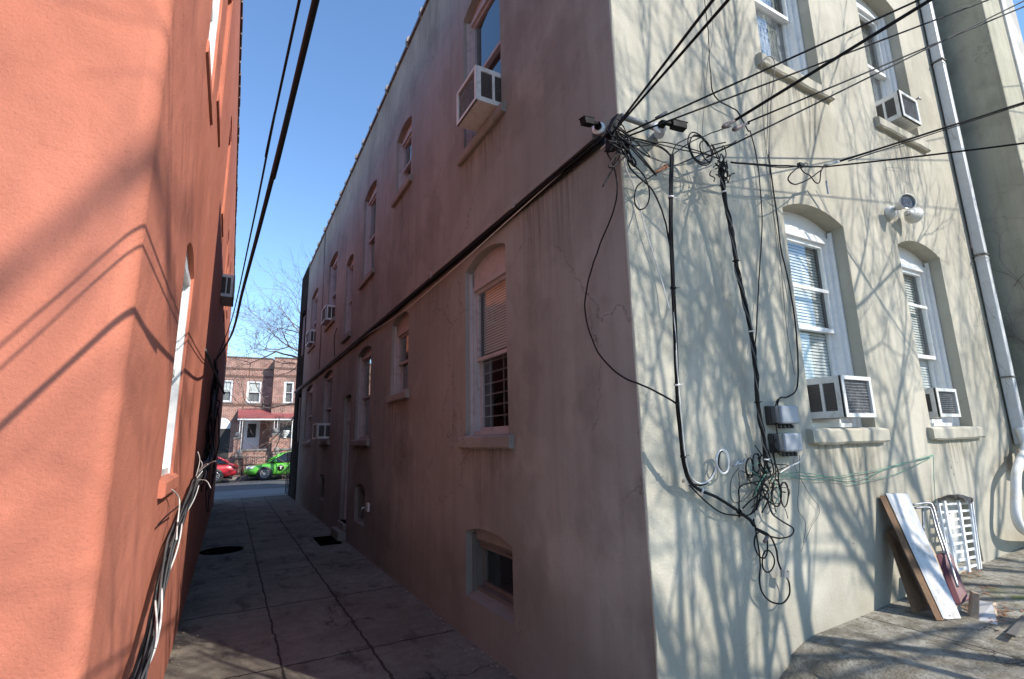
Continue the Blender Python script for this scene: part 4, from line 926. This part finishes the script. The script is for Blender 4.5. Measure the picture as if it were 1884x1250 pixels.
for i in range(6): a = W(1362 + random.gauss(0, 6), 850 + random.gauss(0, 5), .06); m.tube([a, a + Vector((random.gauss(0, .03), 0, random.gauss(0, .02)))], .006, 6)
tag(m.build('cable_clamp', M['steel']), 'cluster of small metal ground clamps left of the wire mess', 'clamp')
for k, (pts, lb_) in enumerate(((((1430, 872), (1480, 870), (1540, 880), (1590, 880), (1640, 858), (1690, 846), (1717, 838)), 'upper green wire strung across the wall under the window sills'), (((1430, 878), (1470, 876), (1530, 878), (1570, 872), (1630, 862), (1716, 837)), 'middle green wire strung across the wall under the window sills'), (((1435, 868), (1480, 882), (1540, 884), (1565, 890), (1610, 882), (1660, 868), (1717, 839)), 'lowest, most sagging green wire under the window sills'), (((1717, 838), (1718, 870), (1720, 910), (1720, 930)), 'green wire dropping from its hook to the basement opening'))):
    cable([W(x, y, .02) for x, y in pts], .0022, lb_, 'green')
# wire and hook from the lamp
cable([W(1637, 375, .01), W(1632, 340, .01), W(1630, 312, .01), W(1642, 309, .02), W(1658, 310, .03)], .0016, 'fine wire rising from the floodlight', 'greywire')
m = MB(); m.tube([W(1690, 180, 0), W(1690, 180, .05), W(1694, 184, .06)], .008, 8); tag(m.build('wall_hook', M['steel']), 'small metal hook on the wall right of the upper air conditioner', 'hook')

# twin floodlight
fp = W(1634, 393, 0); fl = thing('floodlight', 'twin round outdoor floodlight on the rear wall between the windows', 'lamp', fp)
MB().lathe([(0, .05), (.05, .045), (.06, .02), (.06, .001)], (0, 0, 0), (0, -1, 0), 18).build('base', M['acwhite'], fl, 0)
for (d, nm) in ((Vector((-.45, -.85, -.02)), 0), (Vector((.98, .04, .06)), 1)):
    d.normalize(); s0 = Vector((.03 + nm * .05, -.04 - nm * .06, .03 - nm * .05)); MB().tube([s0, s0 + d * .05], .016, 8).build('arm', M['acwhite'], fl)
    MB().lathe([(.02, .03), (.034, .045), (.036, .08), (.05, .11), (.070, .145), (.072, .152), (.067, .150)], s0, d, 22).build('lamp_head', M['acwhite'], fl)
    MB().lathe([(.064, .142), (.05, .134), (.04, .14), (.02, .133), (0, .135)], s0, d, 22).build('lens', M['lens'], fl)

# ================================================================== DEBRIS BY THE FACADE
def put(p4, off, name, mat, label, cat, parts=None, bevel=.002):
    m = MB(); m.slab(p4, off); return tag(m.build(name, M[mat], None, bevel), label, cat)
put([onY(1743, 1140, 1.66), onY(1769, 1138, 1.63), onY(1671, 909, 1.95), onY(1636, 909, 1.95)], (-.018, .014, .005), 'white_board', 'paintboard', 'tall white painted board leaning against the wall', 'board')
o = bpy.data.objects['white_board']
m = MB(); m.slab([p + Vector((-.019, .015, .0)) for p in (onY(1742, 1142, 1.66), onY(1766, 1138, 1.63), onY(1668, 911, 1.95), onY(1634, 912, 1.95))], (-.028, .018, 0)); m.build('wooden_back', M['wood'], o)
m = MB()
for (x, y) in ((1654, 915), (1662, 930), (1682, 980), (1690, 990), (1705, 1020), (1713, 1043), (1720, 1048), (1740, 1112), (1748, 1133)):
    t_ = (y - 909) / 231; Y = 1.95 - t_ * .3; p = onY(x, y, Y - .002); m.lathe([(.004, 0), (0, .002)], p, (0, -1, .2), 8)
m.build('nail_hole', M['dark'], o)
put([onY(1764, 1137, 1.68), onY(1776, 1133, 1.66), onY(1712, 998, 1.9), onY(1704, 1000, 1.9)], (-.02, .02, 0), 'bare_board', 'woodpale', 'narrow bare board just behind the tall white one', 'board')
put([onY(1688, 1126, 1.80), onY(1718, 1122, 1.77), onY(1662, 970, 1.96), onY(1637, 976, 1.96)], (-.04, .01, 0), 'brown_board', 'wood', 'brown wooden board at the left of the leaning pile', 'board')
put([onY(1712, 1112, 1.77), onY(1720, 1110, 1.76), onY(1668, 990, 1.91), onY(1658, 992, 1.91)], (-.012, .012, 0), 'pale_strip', 'woodpale', 'pale edged wood strip lying on the brown board', 'board')
m = MB(); m.slab([onY(1648, 966, 1.96), onY(1664, 964, 1.96), onY(1668, 979, 1.96), onY(1652, 980, 1.96)], (0, .02, 0)); tag(m.build('blue_rag', plain('blue_plastic', (.02, .07, .2), .5)), 'scrap of blue plastic on top of the brown board', 'scrap')
# folding chair
ch = thing('folding_chair', 'folded metal tube chair with a maroon seat behind the white board', 'chair', onY(1760, 1110, 1.75)); cb = onY(1760, 1110, 1.75)
m = MB(); m.slab([onY(1733, 1020, 1.78), onY(1750, 1016, 1.76), onY(1786, 1103, 1.66), onY(1770, 1114, 1.68)], (-.03, .03, 0)); rel(m.build('seat', M['maroon'], ch, .012), cb)
for off in (0, 1):
    pts = [onY(1704 - off * 5, 976, 1.9), onY(1702 - off * 4, 945 , 1.92), onY(1696, 934, 1.92), onY(1684, 931 + off * 4, 1.93), onY(1676, 932 + off * 4, 1.93)] if off else [onY(1680, 929, 1.93), onY(1706, 926, 1.9), onY(1716, 932, 1.88), onY(1726, 968, 1.83), onY(1742, 1016, 1.76), onY(1762, 1080, 1.68)]
    rel(MB().tube(smooth(pts, 6), .008, 10).build('frame', M['steel'], ch), cb)
rel(MB().tube(smooth([onY(1684, 935, 1.92), onY(1708, 934, 1.89), onY(1714, 942, 1.87), onY(1722, 972, 1.83), onY(1738, 1020, 1.77)], 6), .007, 10).build('frame', M['steel'], ch), cb)
# white window guard grate leaning in front of the basement opening
gr = thing('window_grate', 'white slatted metal grate leaning over the basement opening', 'grate', onY(1770, 1055, 1.9)); gb = onY(1770, 1055, 1.9)
TLc, TRc, BLc, BRc = onY(1727, 922, 1.95), onY(1789, 920, 1.95), onY(1752, 1062, 1.86), onY(1806, 1047, 1.86)
m = MB()
for u in (.0, .16, .58, .93, 1.0):
    a = TLc.lerp(TRc, u); b_ = BLc.lerp(BRc, u); wv = (TRc - TLc).normalized() * (.028 if u in (.16, .58) else .012)
    m.slab([b_, b_ + wv, a + wv, a], (0, .016, 0))
rel(m.build('upright', M['white'], gr), gb)
m = MB()
for i in range(9):
    t_ = .07 + i * .112; a = TLc.lerp(BLc, t_) + Vector((0, .017, 0)); b_ = TRc.lerp(BRc, t_) + Vector((0, .017, 0)); m.slab([a, b_, b_ + Vector((0, 0, .016)), a + Vector((0, 0, .016))], (0, .012, 0))
rel(m.build('crossbar', M['white'], gr), gb)
# torn tar cloth above it
m = MB(); n = 14
for i in range(n + 1):
    u = i / n; x = 1725 + 66 * u; yt = 918 - 7 * math.sin(u * 3) - random.random() * 2; m.v += [tuple(onY(x, yt, 1.99)), tuple(onY(x, yt + 1, 1.93 - .03 * math.sin(u * 5))), tuple(onY(x, yt + 5 + random.random() * 7, 1.92))]
for i in range(n):
    for j in range(2): m.f.append([i * 3 + j, i * 3 + 3 + j, i * 3 + 4 + j, i * 3 + 1 + j]); m.sm.append(False)
tag(m.build('torn_tarp', M['dark']), 'torn dark tar sheet curling over the top of the white grate', 'tarp')
# broken lumber on the ground
lumber = thing('broken_block', 'short broken block of pale lumber standing by the maroon seat', 'lumber', onZ(1792, 1142, .48)); lbp = onZ(1792, 1142, .48)
a = onZ(1786, 1138, .48); c = onZ(1800, 1143, .48)
m = MB(); m.slab([a, c, onY(1803, 1094, c.y + .03), onY(1790, 1091, a.y + .03)], (.05, .035, 0)); rel(m.build('timber', M['woodpale'], lumber, .003), lbp)
m = MB(); g0 = onZ(1801, 1142, .485); g1 = onZ(1836, 1150, .485); m.slab([g0, g1, onY(1826, 1110, g1.y + .12), onY(1802, 1104, g0.y + .12)], (.0, .015, -.02))
tag(m.build('chipped_board', M['paintboard'], None, .002), 'small board with chipped white paint lying on the ground', 'board')
g0 = onZ(1836, 1148, .485); m = MB(); m.slab([g0, onZ(1842, 1142, .485), onY(1832, 1108, g0.y + .14), onY(1826, 1110, g0.y + .13)], (0, .015, -.02)); tag(m.build('bare_offcut', M['woodpale'], None, .002), 'bare wooden offcut beside the chipped white board', 'board')
m = MB(); z_ = .50; m.slab([onZ(1852, 1169, z_), onZ(1869, 1174, z_), onZ(1890, 1143, z_), onZ(1888, 1132, z_)], (0, 0, .012)); tag(m.build('metal_strip', M['louvre']), 'flat grey metal strip lying at the right edge of the yard', 'strip')
m = MB(); m.slab([onZ(1862, 1088, .5) , onZ(1884, 1096, .5), onZ(1900, 1080, .5), onZ(1884, 1074, .5)], (0, 0, .01)); tag(m.build('metal_plate', M['dark']), 'dark flat plate lying on the concrete near the downspout', 'plate')
random.seed(3)
m = MB()
for i in range(220):
    x, y = random.choice(((1785, 1120), (1835, 1140), (1790, 1065), (1820, 1090), (1845, 1125)))
    p = onZ(x + random.gauss(0, 12), y + random.gauss(0, 7), .49 + .0); p.z = gz(p.x, p.y) + .006; a = random.random() * 6.28; L = random.uniform(.006, .02)
    d = Vector((math.cos(a), math.sin(a), random.uniform(-.1, .3))) * L; s_ = Vector((-d.y, d.x, .003)) * .45; m.add([p - d, p + s_, p + d, p - s_ * .6], [(0, 1, 2, 3)])
tag(m.build('dead_leaves', M['copper']), 'scatter of dead leaves and splinters around the broken lumber', 'leaves', kind='stuff')
tag(MB().tube(smooth([onZ(1776, 1058, .5), onZ(1800, 1078, .49), onZ(1822, 1090, .49), onZ(1840, 1096, .49)], 5), [.006] * 16, 5).build('fallen_twig', M['ceramic']), 'dark twig lying along a crack in front of the grate', 'twig')
m = MB()
for i in range(260):
    x = 1.86 - abs(random.gauss(.02, .09)) if i % 3 else -.28 + abs(random.gauss(.02, .07)); y = 2.6 + 12 * random.random() ** 1.6
    a = random.random() * 6.28; L = random.uniform(.004, .018); d = Vector((math.cos(a), math.sin(a), 0)) * L; s_ = Vector((-d.y, d.x, .002)) * random.uniform(.3, .9); p = Vector((x, y, .012 + random.random() * .004))
    m.add([p - d, p + s_, p + d, p - s_ * .6], [(0, 1, 2, 3)])
tag(m.build('wind_blown_litter', M['woodpale']), 'fine flakes and grit gathered along the alley wall feet', 'litter', kind='stuff')
# alley floor covers
m = MB(); cx, cy = onZ(400, 1014, 0).xy; m.lathe([(0, .012), (.27, .012), (.30, .012), (.31, .0)], (0.02, 9.7, 0), (0, 0, 1), 28); tag(m.build('manhole_cover', M['void']), 'black round cover in the alley floor beside the salmon wall', 'manhole cover')
m = MB(); m.box((1.42, 9.15, .004), (1.76, 10.0, .012))
for i in range(9): m.box((1.45, 9.2 + i * .088, .012), (1.73, 9.24 + i * .088, .02))
tag(m.build('drain_grate', M['void']), 'dark rectangular drain grate by the side door', 'drain')

# ================================================================== TREES
M['bark'] = plain('grey_bark', (.17, .15, .13), .9, .4, bscale=20, bump=.5)
M['twig'] = plain('reddish_twig', (.20, .14, .12), .9, .3)
def tree(name, label, loc, h, r, depth, seed, dirs, L0, spread=.55, up=.6, lim=900, twig='twig', trunkn=6):
    random.seed(seed); o = thing(name, label, 'tree', loc); m = MB(); p = Vector((0, 0, 0)); pts = [p.copy()]; rr = [r * 1.25]
    for i in range(trunkn): p = p + Vector((random.gauss(0, .05), random.gauss(0, .05), h / trunkn)); pts.append(p.copy()); rr.append(r * (1 - .35 * (i + 1) / trunkn))
    m.tube(pts, rr, 10); m.build('trunk', M['bark'], o)
    c = MB()
    for k, d in enumerate(dirs): grow(c, pts[-1] - Vector((0, 0, .1 * k)), d, r * .55, depth, L0, spread, None, None, up, .004, lim)
    c.build('crown', M[twig], o); return o
random.seed(2)
tree('bare_tree', 'bare reddish street tree rising beyond the roof of the tan building', (4.9, 25.5, 0), 4.2, .17, 7, 41, [(-.75, -.1, .35), (-.55, .2, .8), (-.1, .1, 1), (.7, 0, .7), (-.8, .1, .05), (-.35, -.3, 1)], 2.1, .46, .25, 1100)
tree('bare_tree', 'slender forked yard tree behind the viewer shading the lower window', (4.5, -.9, .35), 3.7, .06, 5, 8, [(-.35, .1, 1), (.4, -.1, 1), (-.75, .1, .8), (.75, .1, .7), (0, -.2, 1)], 1.1, .32, .8, 150, trunkn=8)
tree('bare_tree', 'many stemmed bare yard tree nearest behind the viewer', (4.1, -.8, .3), 1.7, .085, 5, 61, [(-.10, 0, 1), (.2, .05, 1), (-.26, .0, 1), (.42, .05, 1), (.02, -.1, 1), (.6, .1, 1)], 1.05, .24, 1.1, 130, trunkn=5)
tree('bare_tree', 'second slender bare yard tree, by the downspout side', (5.6, -1.2, .45), 3.3, .055, 5, 23, [(-.3, .1, 1), (.25, -.1, 1), (-.8, .1, .8), (.5, .1, .9), (-.6, .1, .6)], 1.1, .32, .8, 150, trunkn=8)
tree('bare_tree', 'stout bare tree behind the viewer that shades the yard slab', (7.4, -2.6, .5), 3.0, .09, 7, 31, [(-.8, .1, .7), (-.3, .1, 1), (.25, -.1, 1), (.6, .2, .9), (-.9, .1, .3)], 1.5, .38, .6, 420)
tree('bare_tree', 'bare tree behind the viewer nearest the salmon building', (3.2, -7.6, 0), 6.0, .20, 7, 14, [(-.4, 0, 1), (.3, .1, 1), (.05, .1, 1), (-.7, .1, .8)], 2.0, .40, .6, 320)


# ================================================================== HOUSE ACROSS THE STREET
YH = 36.0; H = lambda x, y, Y=YH: onY(x, y, Y)
hs = thing('row_house', 'red brick row house with flat parapet and red porch awning across the street', 'building', (2, YH, 0)); HB = (2, YH, 0)
hx = lambda x: H(x, 740).x; hz = lambda y, x=480: H(x, y).z
hw = [(H(412, 700).x - .15, H(430, 700).x, H(430, 742).z, H(430, 700).z), (H(456, 700).x, H(479, 700).x, H(479, 741).z, H(456, 700).z)]
wins = [(-.95, -.1, 4.42, 5.78), (.68, 1.52, 4.38, 5.76)]
door_h = (.68, 1.6, 1.45, 3.3); arch_h = (-1.0, -.02, .9, 3.1)
o = wall_sheet('wall', [(-12, -.3), (2.2, -.3), (2.2, 7.2), (-12, 7.2)], [arch(a, b, c, d, 0) for a, b, c, d in wins] + [arch(*door_h, 0), arch(*arch_h, .35)], .14, lambda u, z, d: Vector((u, YH + d, z)), M['brick'], hs); rel(o, HB)
bay_w = [(2.75, 3.35, 4.32, 5.7), (3.45, 4.3, 4.32, 5.7), (2.55, 4.0, 1.7, 3.2)]
o = wall_sheet('bay', [(2.12, -.3), (5.4, -.3), (5.4, 7.15), (2.12, 7.15)], [arch(a, b, c, d, 0) for a, b, c, d in bay_w], .14, lambda u, z, d: Vector((u, YH - 1 + d, z)), M['brick'], hs); rel(o, HB)
m = MB(); m.box((2.12, YH - .86, -.3), (2.26, YH, 7.15)); m.box((5.26, YH - .86, -.3), (5.4, YH, 7.15)); m.box((2.26, YH - .86, 6.6), (5.26, YH + 6, 6.7)); m.box((-12, YH + .14, 6.6), (2.26, YH + 6, 6.7)); m.box((2.2, YH, 6.0), (14, YH + .14, 7.2)); rel(m.build('return_wall', M['brick'], hs), HB)
m = MB(); m.box((-12, YH + 1.0, -.3), (14, YH + 1.05, 6.6)); rel(m.build('inner_wall', M['interior'], hs), HB)
m = MB(); m.box((-12, YH - .05, 7.202), (2.11, YH + .2, 7.27)); m.box((2.07, YH - 1.05, 7.152), (5.45, YH - .8, 7.22)); m.box((5.45, YH - .05, 7.202), (14, YH + .2, 7.27)); rel(m.build('coping', M['tile'], hs), HB)
m = MB()
for z in (4.15, 5.95, 6.45): m.box((-12, YH - .03, z), (2.11, YH - .002, z + .13)); m.box((2.12, YH - 1.03, z), (5.4, YH - 1.002, z + .13))
rel(m.build('brick_band', M['brickband'], hs), HB)
TH = Matrix.Translation((-2, -YH, 0)) @ Matrix.Translation((0, YH, 0)); TB = Matrix.Translation((-2, -YH, 0)) @ Matrix.Translation((0, YH - 1, 0))
for q in wins: window(hs, TH, *q, rise=0, depth=.09, wallmat=M['pave'], frame_t=.1, headz=q[3] - .005, blind=(q[2] + .7, q[3] - .15), curtain=True)
for q in bay_w: window(hs, TB, *q, rise=0, depth=.09, wallmat=M['pave'], frame_t=.1, headz=q[3] - .005, curtain=True)
m = MB(); a, b, c, d = door_h; m.box((a, YH + .04, c), (b, YH + .08, d))
hd_ = rel(m.build('door', M['white'], hs), HB)
m = MB(); m.box((a + .22, YH + .02, c + .75), (b - .22, YH + .039, d - .25)); q = m.build('pane', M['dark'], hd_)
m = MB(); a, b, c, d = arch_h; m.box((a, YH + .04, c), (b, YH + .08, 2.75)); q = rel(m.build('arched_door', M['dark'], hs), HB)
m = MB(); m.prism([(u, YH + .03, v) for u, v in arch(a + .02, b - .02, 2.76, d, .33)], (0, .04, 0)); rel(m.build('fanlight', M['white'], hs), HB)
# porch platform, awning, posts
m = MB(); m.box((.3, 33.9, -.3), (5.2, YH - 1.0, 1.4)); m.box((.3, 35.0, -.3), (2.1, 36.0, 1.39)); rel(m.build('porch_base', M['brick'], hs), HB)
m = MB(); m.box((.22, 33.84, 1.402), (5.25, 35.0, 1.5)); rel(m.build('porch_floor', M['pave'], hs), HB)
M['awning'] = plain('faded_red_awning', (.33, .085, .085), .7, .25, dscale=1.5)
m = MB(); m.prism([(.3, 33.9, 3.33), (.3, 36.0, 3.95), (.3, 36.0, 3.9), (.3, 33.9, 3.26)], (5, 0, 0)); m.box((.3, 33.86, 3.30), (5.3, 33.9, 3.46)); rel(m.build('awning', M['awning'], hs), HB)
m = MB(); m.box((.28, 33.84, 3.18), (5.32, 33.92, 3.262)); rel(m.build('awning_trim', M['white'], hs), HB)
for x in (.42, .55, 2.25, 2.42, 3.25): m = MB(); m.box((x, 33.92, 1.5), (x + .045, 33.965, 3.2)); rel(m.build('post', M['white'], hs), HB)
def pier(x, y, h, w=.34):
    m = MB(); m.box((x - w / 2, y - w / 2, -.2), (x + w / 2, y + w / 2, h)); q = rel(m.build('gate_pier', M['brick'], hs), HB)
    m = MB(); m.box((x - w / 2 - .04, y - w / 2 - .04, h + .001), (x + w / 2 + .04, y + w / 2 + .04, h + .08)); m.lathe([(.04, .08), (.1, .12), (.15, .2), (.15, .28), (.1, .36), (0, .4)], (x, y, h), (0, 0, 1), 14); m.build('cap', M['pave'], q)
pier(.36, 33.6, 2.1); pier(2.35, 33.6, 2.3); pier(.5, 33.0, 1.1); pier(2.42, 33.0, 1.2); pier(5.3, 33.6, 2.1)
m = MB()
for i in range(6): m.box((.75, 32.9 + i * .16, -.1), (2.1, 33.9, .24 * (i + 1) - .02 * i)) if i < 5 else None
rel(m.build('stoop', M['brick'], hs), HB)
m = MB(); m.box((2.5, 34.0, 1.501), (5.2, 34.1, 2.1)); rel(m.build('porch_parapet', M['brick'], hs), HB)
tag(MB().lathe([(.1, 0), (.13, .02), (.06, .08), (.2, .2), (.26, .42), (.27, .46), (.2, .44)], (2.9, 34.04, 2.1), (0, 0, 1), 16).build('planter_urn', M['white']), 'white urn planter on the porch parapet across the street', 'planter')
m = MB(); m.cyl((-.95 + .3, YH + 2, 6.9), (-.65, YH + 2, 8.2), .03, None, 6); m.box((-.9, YH + 1.98, 7.75), (-.4, YH + 2.02, 7.79)); m.box((-.8, YH + 1.98, 8.0), (-.5, YH + 2.02, 8.03)); tag(m.build('roof_antenna', M['steel']), 'small antenna standing on the row house roof', 'antenna')
# iron fence along the far pavement
fn = thing('iron_fence', 'black iron fence in front of the red brick row house', 'fence', (2, 32.75, 0))
m = MB()
x = -3
while x < 5.2: m.box((x, 32.74, .02), (x + .02, 32.76, 1.12)); x += .11
rel(m.build('picket', M['dark'], fn), (2, 32.75, 0)); m = MB(); m.box((-3, 32.73, 1.0), (5.2, 32.77, 1.04)); m.box((-3, 32.73, .2), (5.2, 32.77, .24)); rel(m.build('rail', M['dark'], fn), (2, 32.75, 0))
tag(MB().cyl((-.35, 32.9, .02), (-.35, 32.9, .85), .24, .28, 14).build('rubbish_bin', M['dark']), 'dark rubbish bin by the row house fence', 'bin')

# ================================================================== CARS
def carpaint(name, c):
    s = NB(name); s.b.inputs['Coat Weight'].default_value = .8; s.b.inputs['Coat Roughness'].default_value = .05; return s.fin(c, .35, None, .15)
M['tyre'] = plain('tyre_rubber', (.02, .02, .02), .8); M['rim'] = plain('alloy', (.6, .6, .62), .3, .1, .8); M['carglass'] = NB('car_glass').fin((.015, .02, .025), .05)
M['light'] = plain('headlight_lens', (.7, .72, .72), .15); M['redlight'] = plain('tail_light', (.35, .01, .015), .2)
def car(name, label, loc, rz, paint, sedan=True, logo=False):
    """front towards local +x, length 4.7, origin on the ground at the centre"""
    o = thing(name, label, 'car', loc, rz)
    L = 2.38
    st = [(-2.38, .45, .72, .62), (-2.3, .32, .92, .78), (-2.0, .25, .99, .86), (-1.5, .22, 1.0, .9), (-.8, .2, .97, .92), (0, .2, .95, .92), (.7, .2, .94, .92), (1.05, .2, .93, .91), (1.5, .2, .86, .89), (1.95, .22, .77, .84), (2.25, .28, .66, .74), (2.38, .36, .55, .6)]
    m = MB(); n = 14
    for (x, zb_, zt, hw_) in st:
        ring = []
        for j in range(n):
            a = 2 * math.pi * j / n; cy = math.cos(a); cz_ = math.sin(a); e = .45
            y = hw_ * math.copysign(abs(cy) ** e, cy); z = (zb_ + zt) / 2 + (zt - zb_) / 2 * math.copysign(abs(cz_) ** e, cz_)
            if z > .6: y *= 1 - .06 * (z - .6) / .4
            ring.append((x, y, z))
        m.v += ring
    for i in range(len(st) - 1):
        for j in range(n): m.f.append([i * n + j, i * n + (j + 1) % n, (i + 1) * n + (j + 1) % n, (i + 1) * n + j]); m.sm.append(True)
    m.f.append(list(range(n))); m.f.append(list(range((len(st) - 1) * n, len(st) * n))[::-1]); m.sm += [False, False]
    b_ = m.build('body', paint, o); sd = b_.modifiers.new('s', 'SUBSURF'); sd.levels = sd.render_levels = 1
    # greenhouse glass and roof
    prof = [(-1.95, .98), (-1.25, 1.36), (-.6, 1.45), (.1, 1.45), (.55, 1.36), (1.2, .93)]
    g = MB()
    for s_ in (-1, 1): g.v += [(x, s_ * (.84 - .17 * (z - .93) / .5), z - .012) for x, z in prof]
    k = len(prof); g.f = [list(range(k)), list(range(2 * k - 1, k - 1, -1))] + [[i, i + k, (i + 1) % k + k, (i + 1) % k] for i in range(k)]; g.sm = [False] * len(g.f)
    g.build('window_glass', M['carglass'], o)
    r_ = MB(); top = [(-1.3, 1.345), (-.6, 1.455), (.1, 1.455), (.6, 1.35)]
    for i in range(3):
        (xa, za), (xb, zb2) = top[i], top[i + 1]; wa = .86 - .17 * (za - .93) / .5; wb = .86 - .17 * (zb2 - .93) / .5
        r_.slab([(xa, -wa, za), (xb, -wb, zb2), (xb, wb, zb2), (xa, wa, za)], (0, 0, .02))
    for s_ in (-1, 1):
        for (xa, za, xb, zb2) in ((.55, 1.37, 1.25, .93), (-1.25, 1.37, -1.98, .98), (-.42, 1.44, -.38, .95)):
            ya = s_ * (.85 - .17 * (za - .93) / .5); yb = s_ * (.85 - .17 * (zb2 - .93) / .5); r_.tube([(xa, ya, za), (xb, yb, zb2)], .035, 6)
    r_.build('roof', paint, o)
    for x in (-1.42, 1.42):
        for s_ in (-1, 1):
            ar = MB(); ar.lathe([(.36, 0), (.375, .02), (.375, .1), (.3, .11)], (x, s_ * .80, .34), (0, s_, 0), 24); ar.build('wheel_arch', M['dark'], o)
            wh = MB().lathe([(.21, .15), (.30, .16), (.325, .14), (.33, .06), (.33, .0)], (x, s_ * .78, .335), (0, s_, 0), 24).build('wheel', M['tyre'], o)
            rm = MB(); rm.lathe([(.215, .15), (.2, .165), (.19, .13), (.0, .12)], (x, s_ * .78, .335), (0, s_, 0), 24); c = Vector((x, s_ * .92, .335))
            for q in range(9): a = q * 2 * math.pi / 9; rm.tube([c, c + Vector((math.cos(a) * .2, 0, math.sin(a) * .2))], .02, 4)
            rm.build('rim', M['rim'], wh)
            dk = MB().lathe([(.185, .132), (0, .128)], (x, s_ * .78, .335), (0, s_, 0), 20).build('brake_disc', M['dark'], wh)
    for s_ in (-1, 1):
        MB().add([(2.02, s_ * .82, .62), (2.3, s_ * .66, .6), (2.26, s_ * .66, .70), (1.85, s_ * .84, .76)], [(0, 1, 2, 3)]).build('headlight', M['light'], o)
        MB().box((-2.39, s_ * .66 - .12, .68), (-2.2, s_ * .66 + .12, .84)).build('tail_light', M['redlight'], o)
        MB().lathe([(.0, -.07), (.07, -.06), (.09, 0), (.06, .07), (0, .08)], (.95, s_ * .98, .98), (1, 0, 0), 10).build('mirror', paint, o)
        d_ = MB(); d_.tube([(.98, s_ * .925, .3), (1.0, s_ * .918, .9)], .005, 4); d_.tube([(-.4, s_ * .927, .3), (-.4, s_ * .92, .92)], .005, 4); d_.tube([(-1.2, s_ * .92, .6), (-1.1, s_ * .915, .93)], .005, 4); d_.build('door_seam', M['dark'], o)
        d_ = MB(); d_.box((-.3, s_ * .93 - .012, .76), (-.12, s_ * .93 + .012, .79)); d_.build('door_handle', paint, o)
    MB().box((2.2, -.5, .36), (2.395, .5, .5)).build('grille', M['dark'], o)
    MB().box((-2.2, -.86, .17), (2.2, .86, .22)).build('underbody', M['dark'], o)
    if logo:
        for s_ in (-1, 1):
            ex = .66; T = Matrix.Translation((ex, s_ * .935, .62))
            lg = MB().lathe([(0, .0), (.155, .0), (.155, -.02)], T.translation, (0, s_, 0), 28).build('emblem', M['black'], o)
            m = MB(); y0 = s_ * .937; m.box((ex - .085, min(y0, y0 + s_ * .004), .68), (ex + .085, max(y0, y0 + s_ * .004), .715)); m.box((ex - .022, min(y0, y0 + s_ * .005), .54), (ex + .022, max(y0, y0 + s_ * .005), .68))
            m.build('emblem_letter', M['white'], lg)
    return o
M['green_paint'] = carpaint('apple_green_paint', (.115, .50, .05)); M['red_paint'] = carpaint('red_paint', (.48, .018, .03))
car('green_taxi', 'bright green taxi with a T roundel parked across the street', (3.15, 31.25, -.12), math.pi, M['green_paint'], True, True)
car('red_car', 'red hatchback parked in front of the green taxi', (-1.95, 30.6, -.12), math.pi, M['red_paint'])
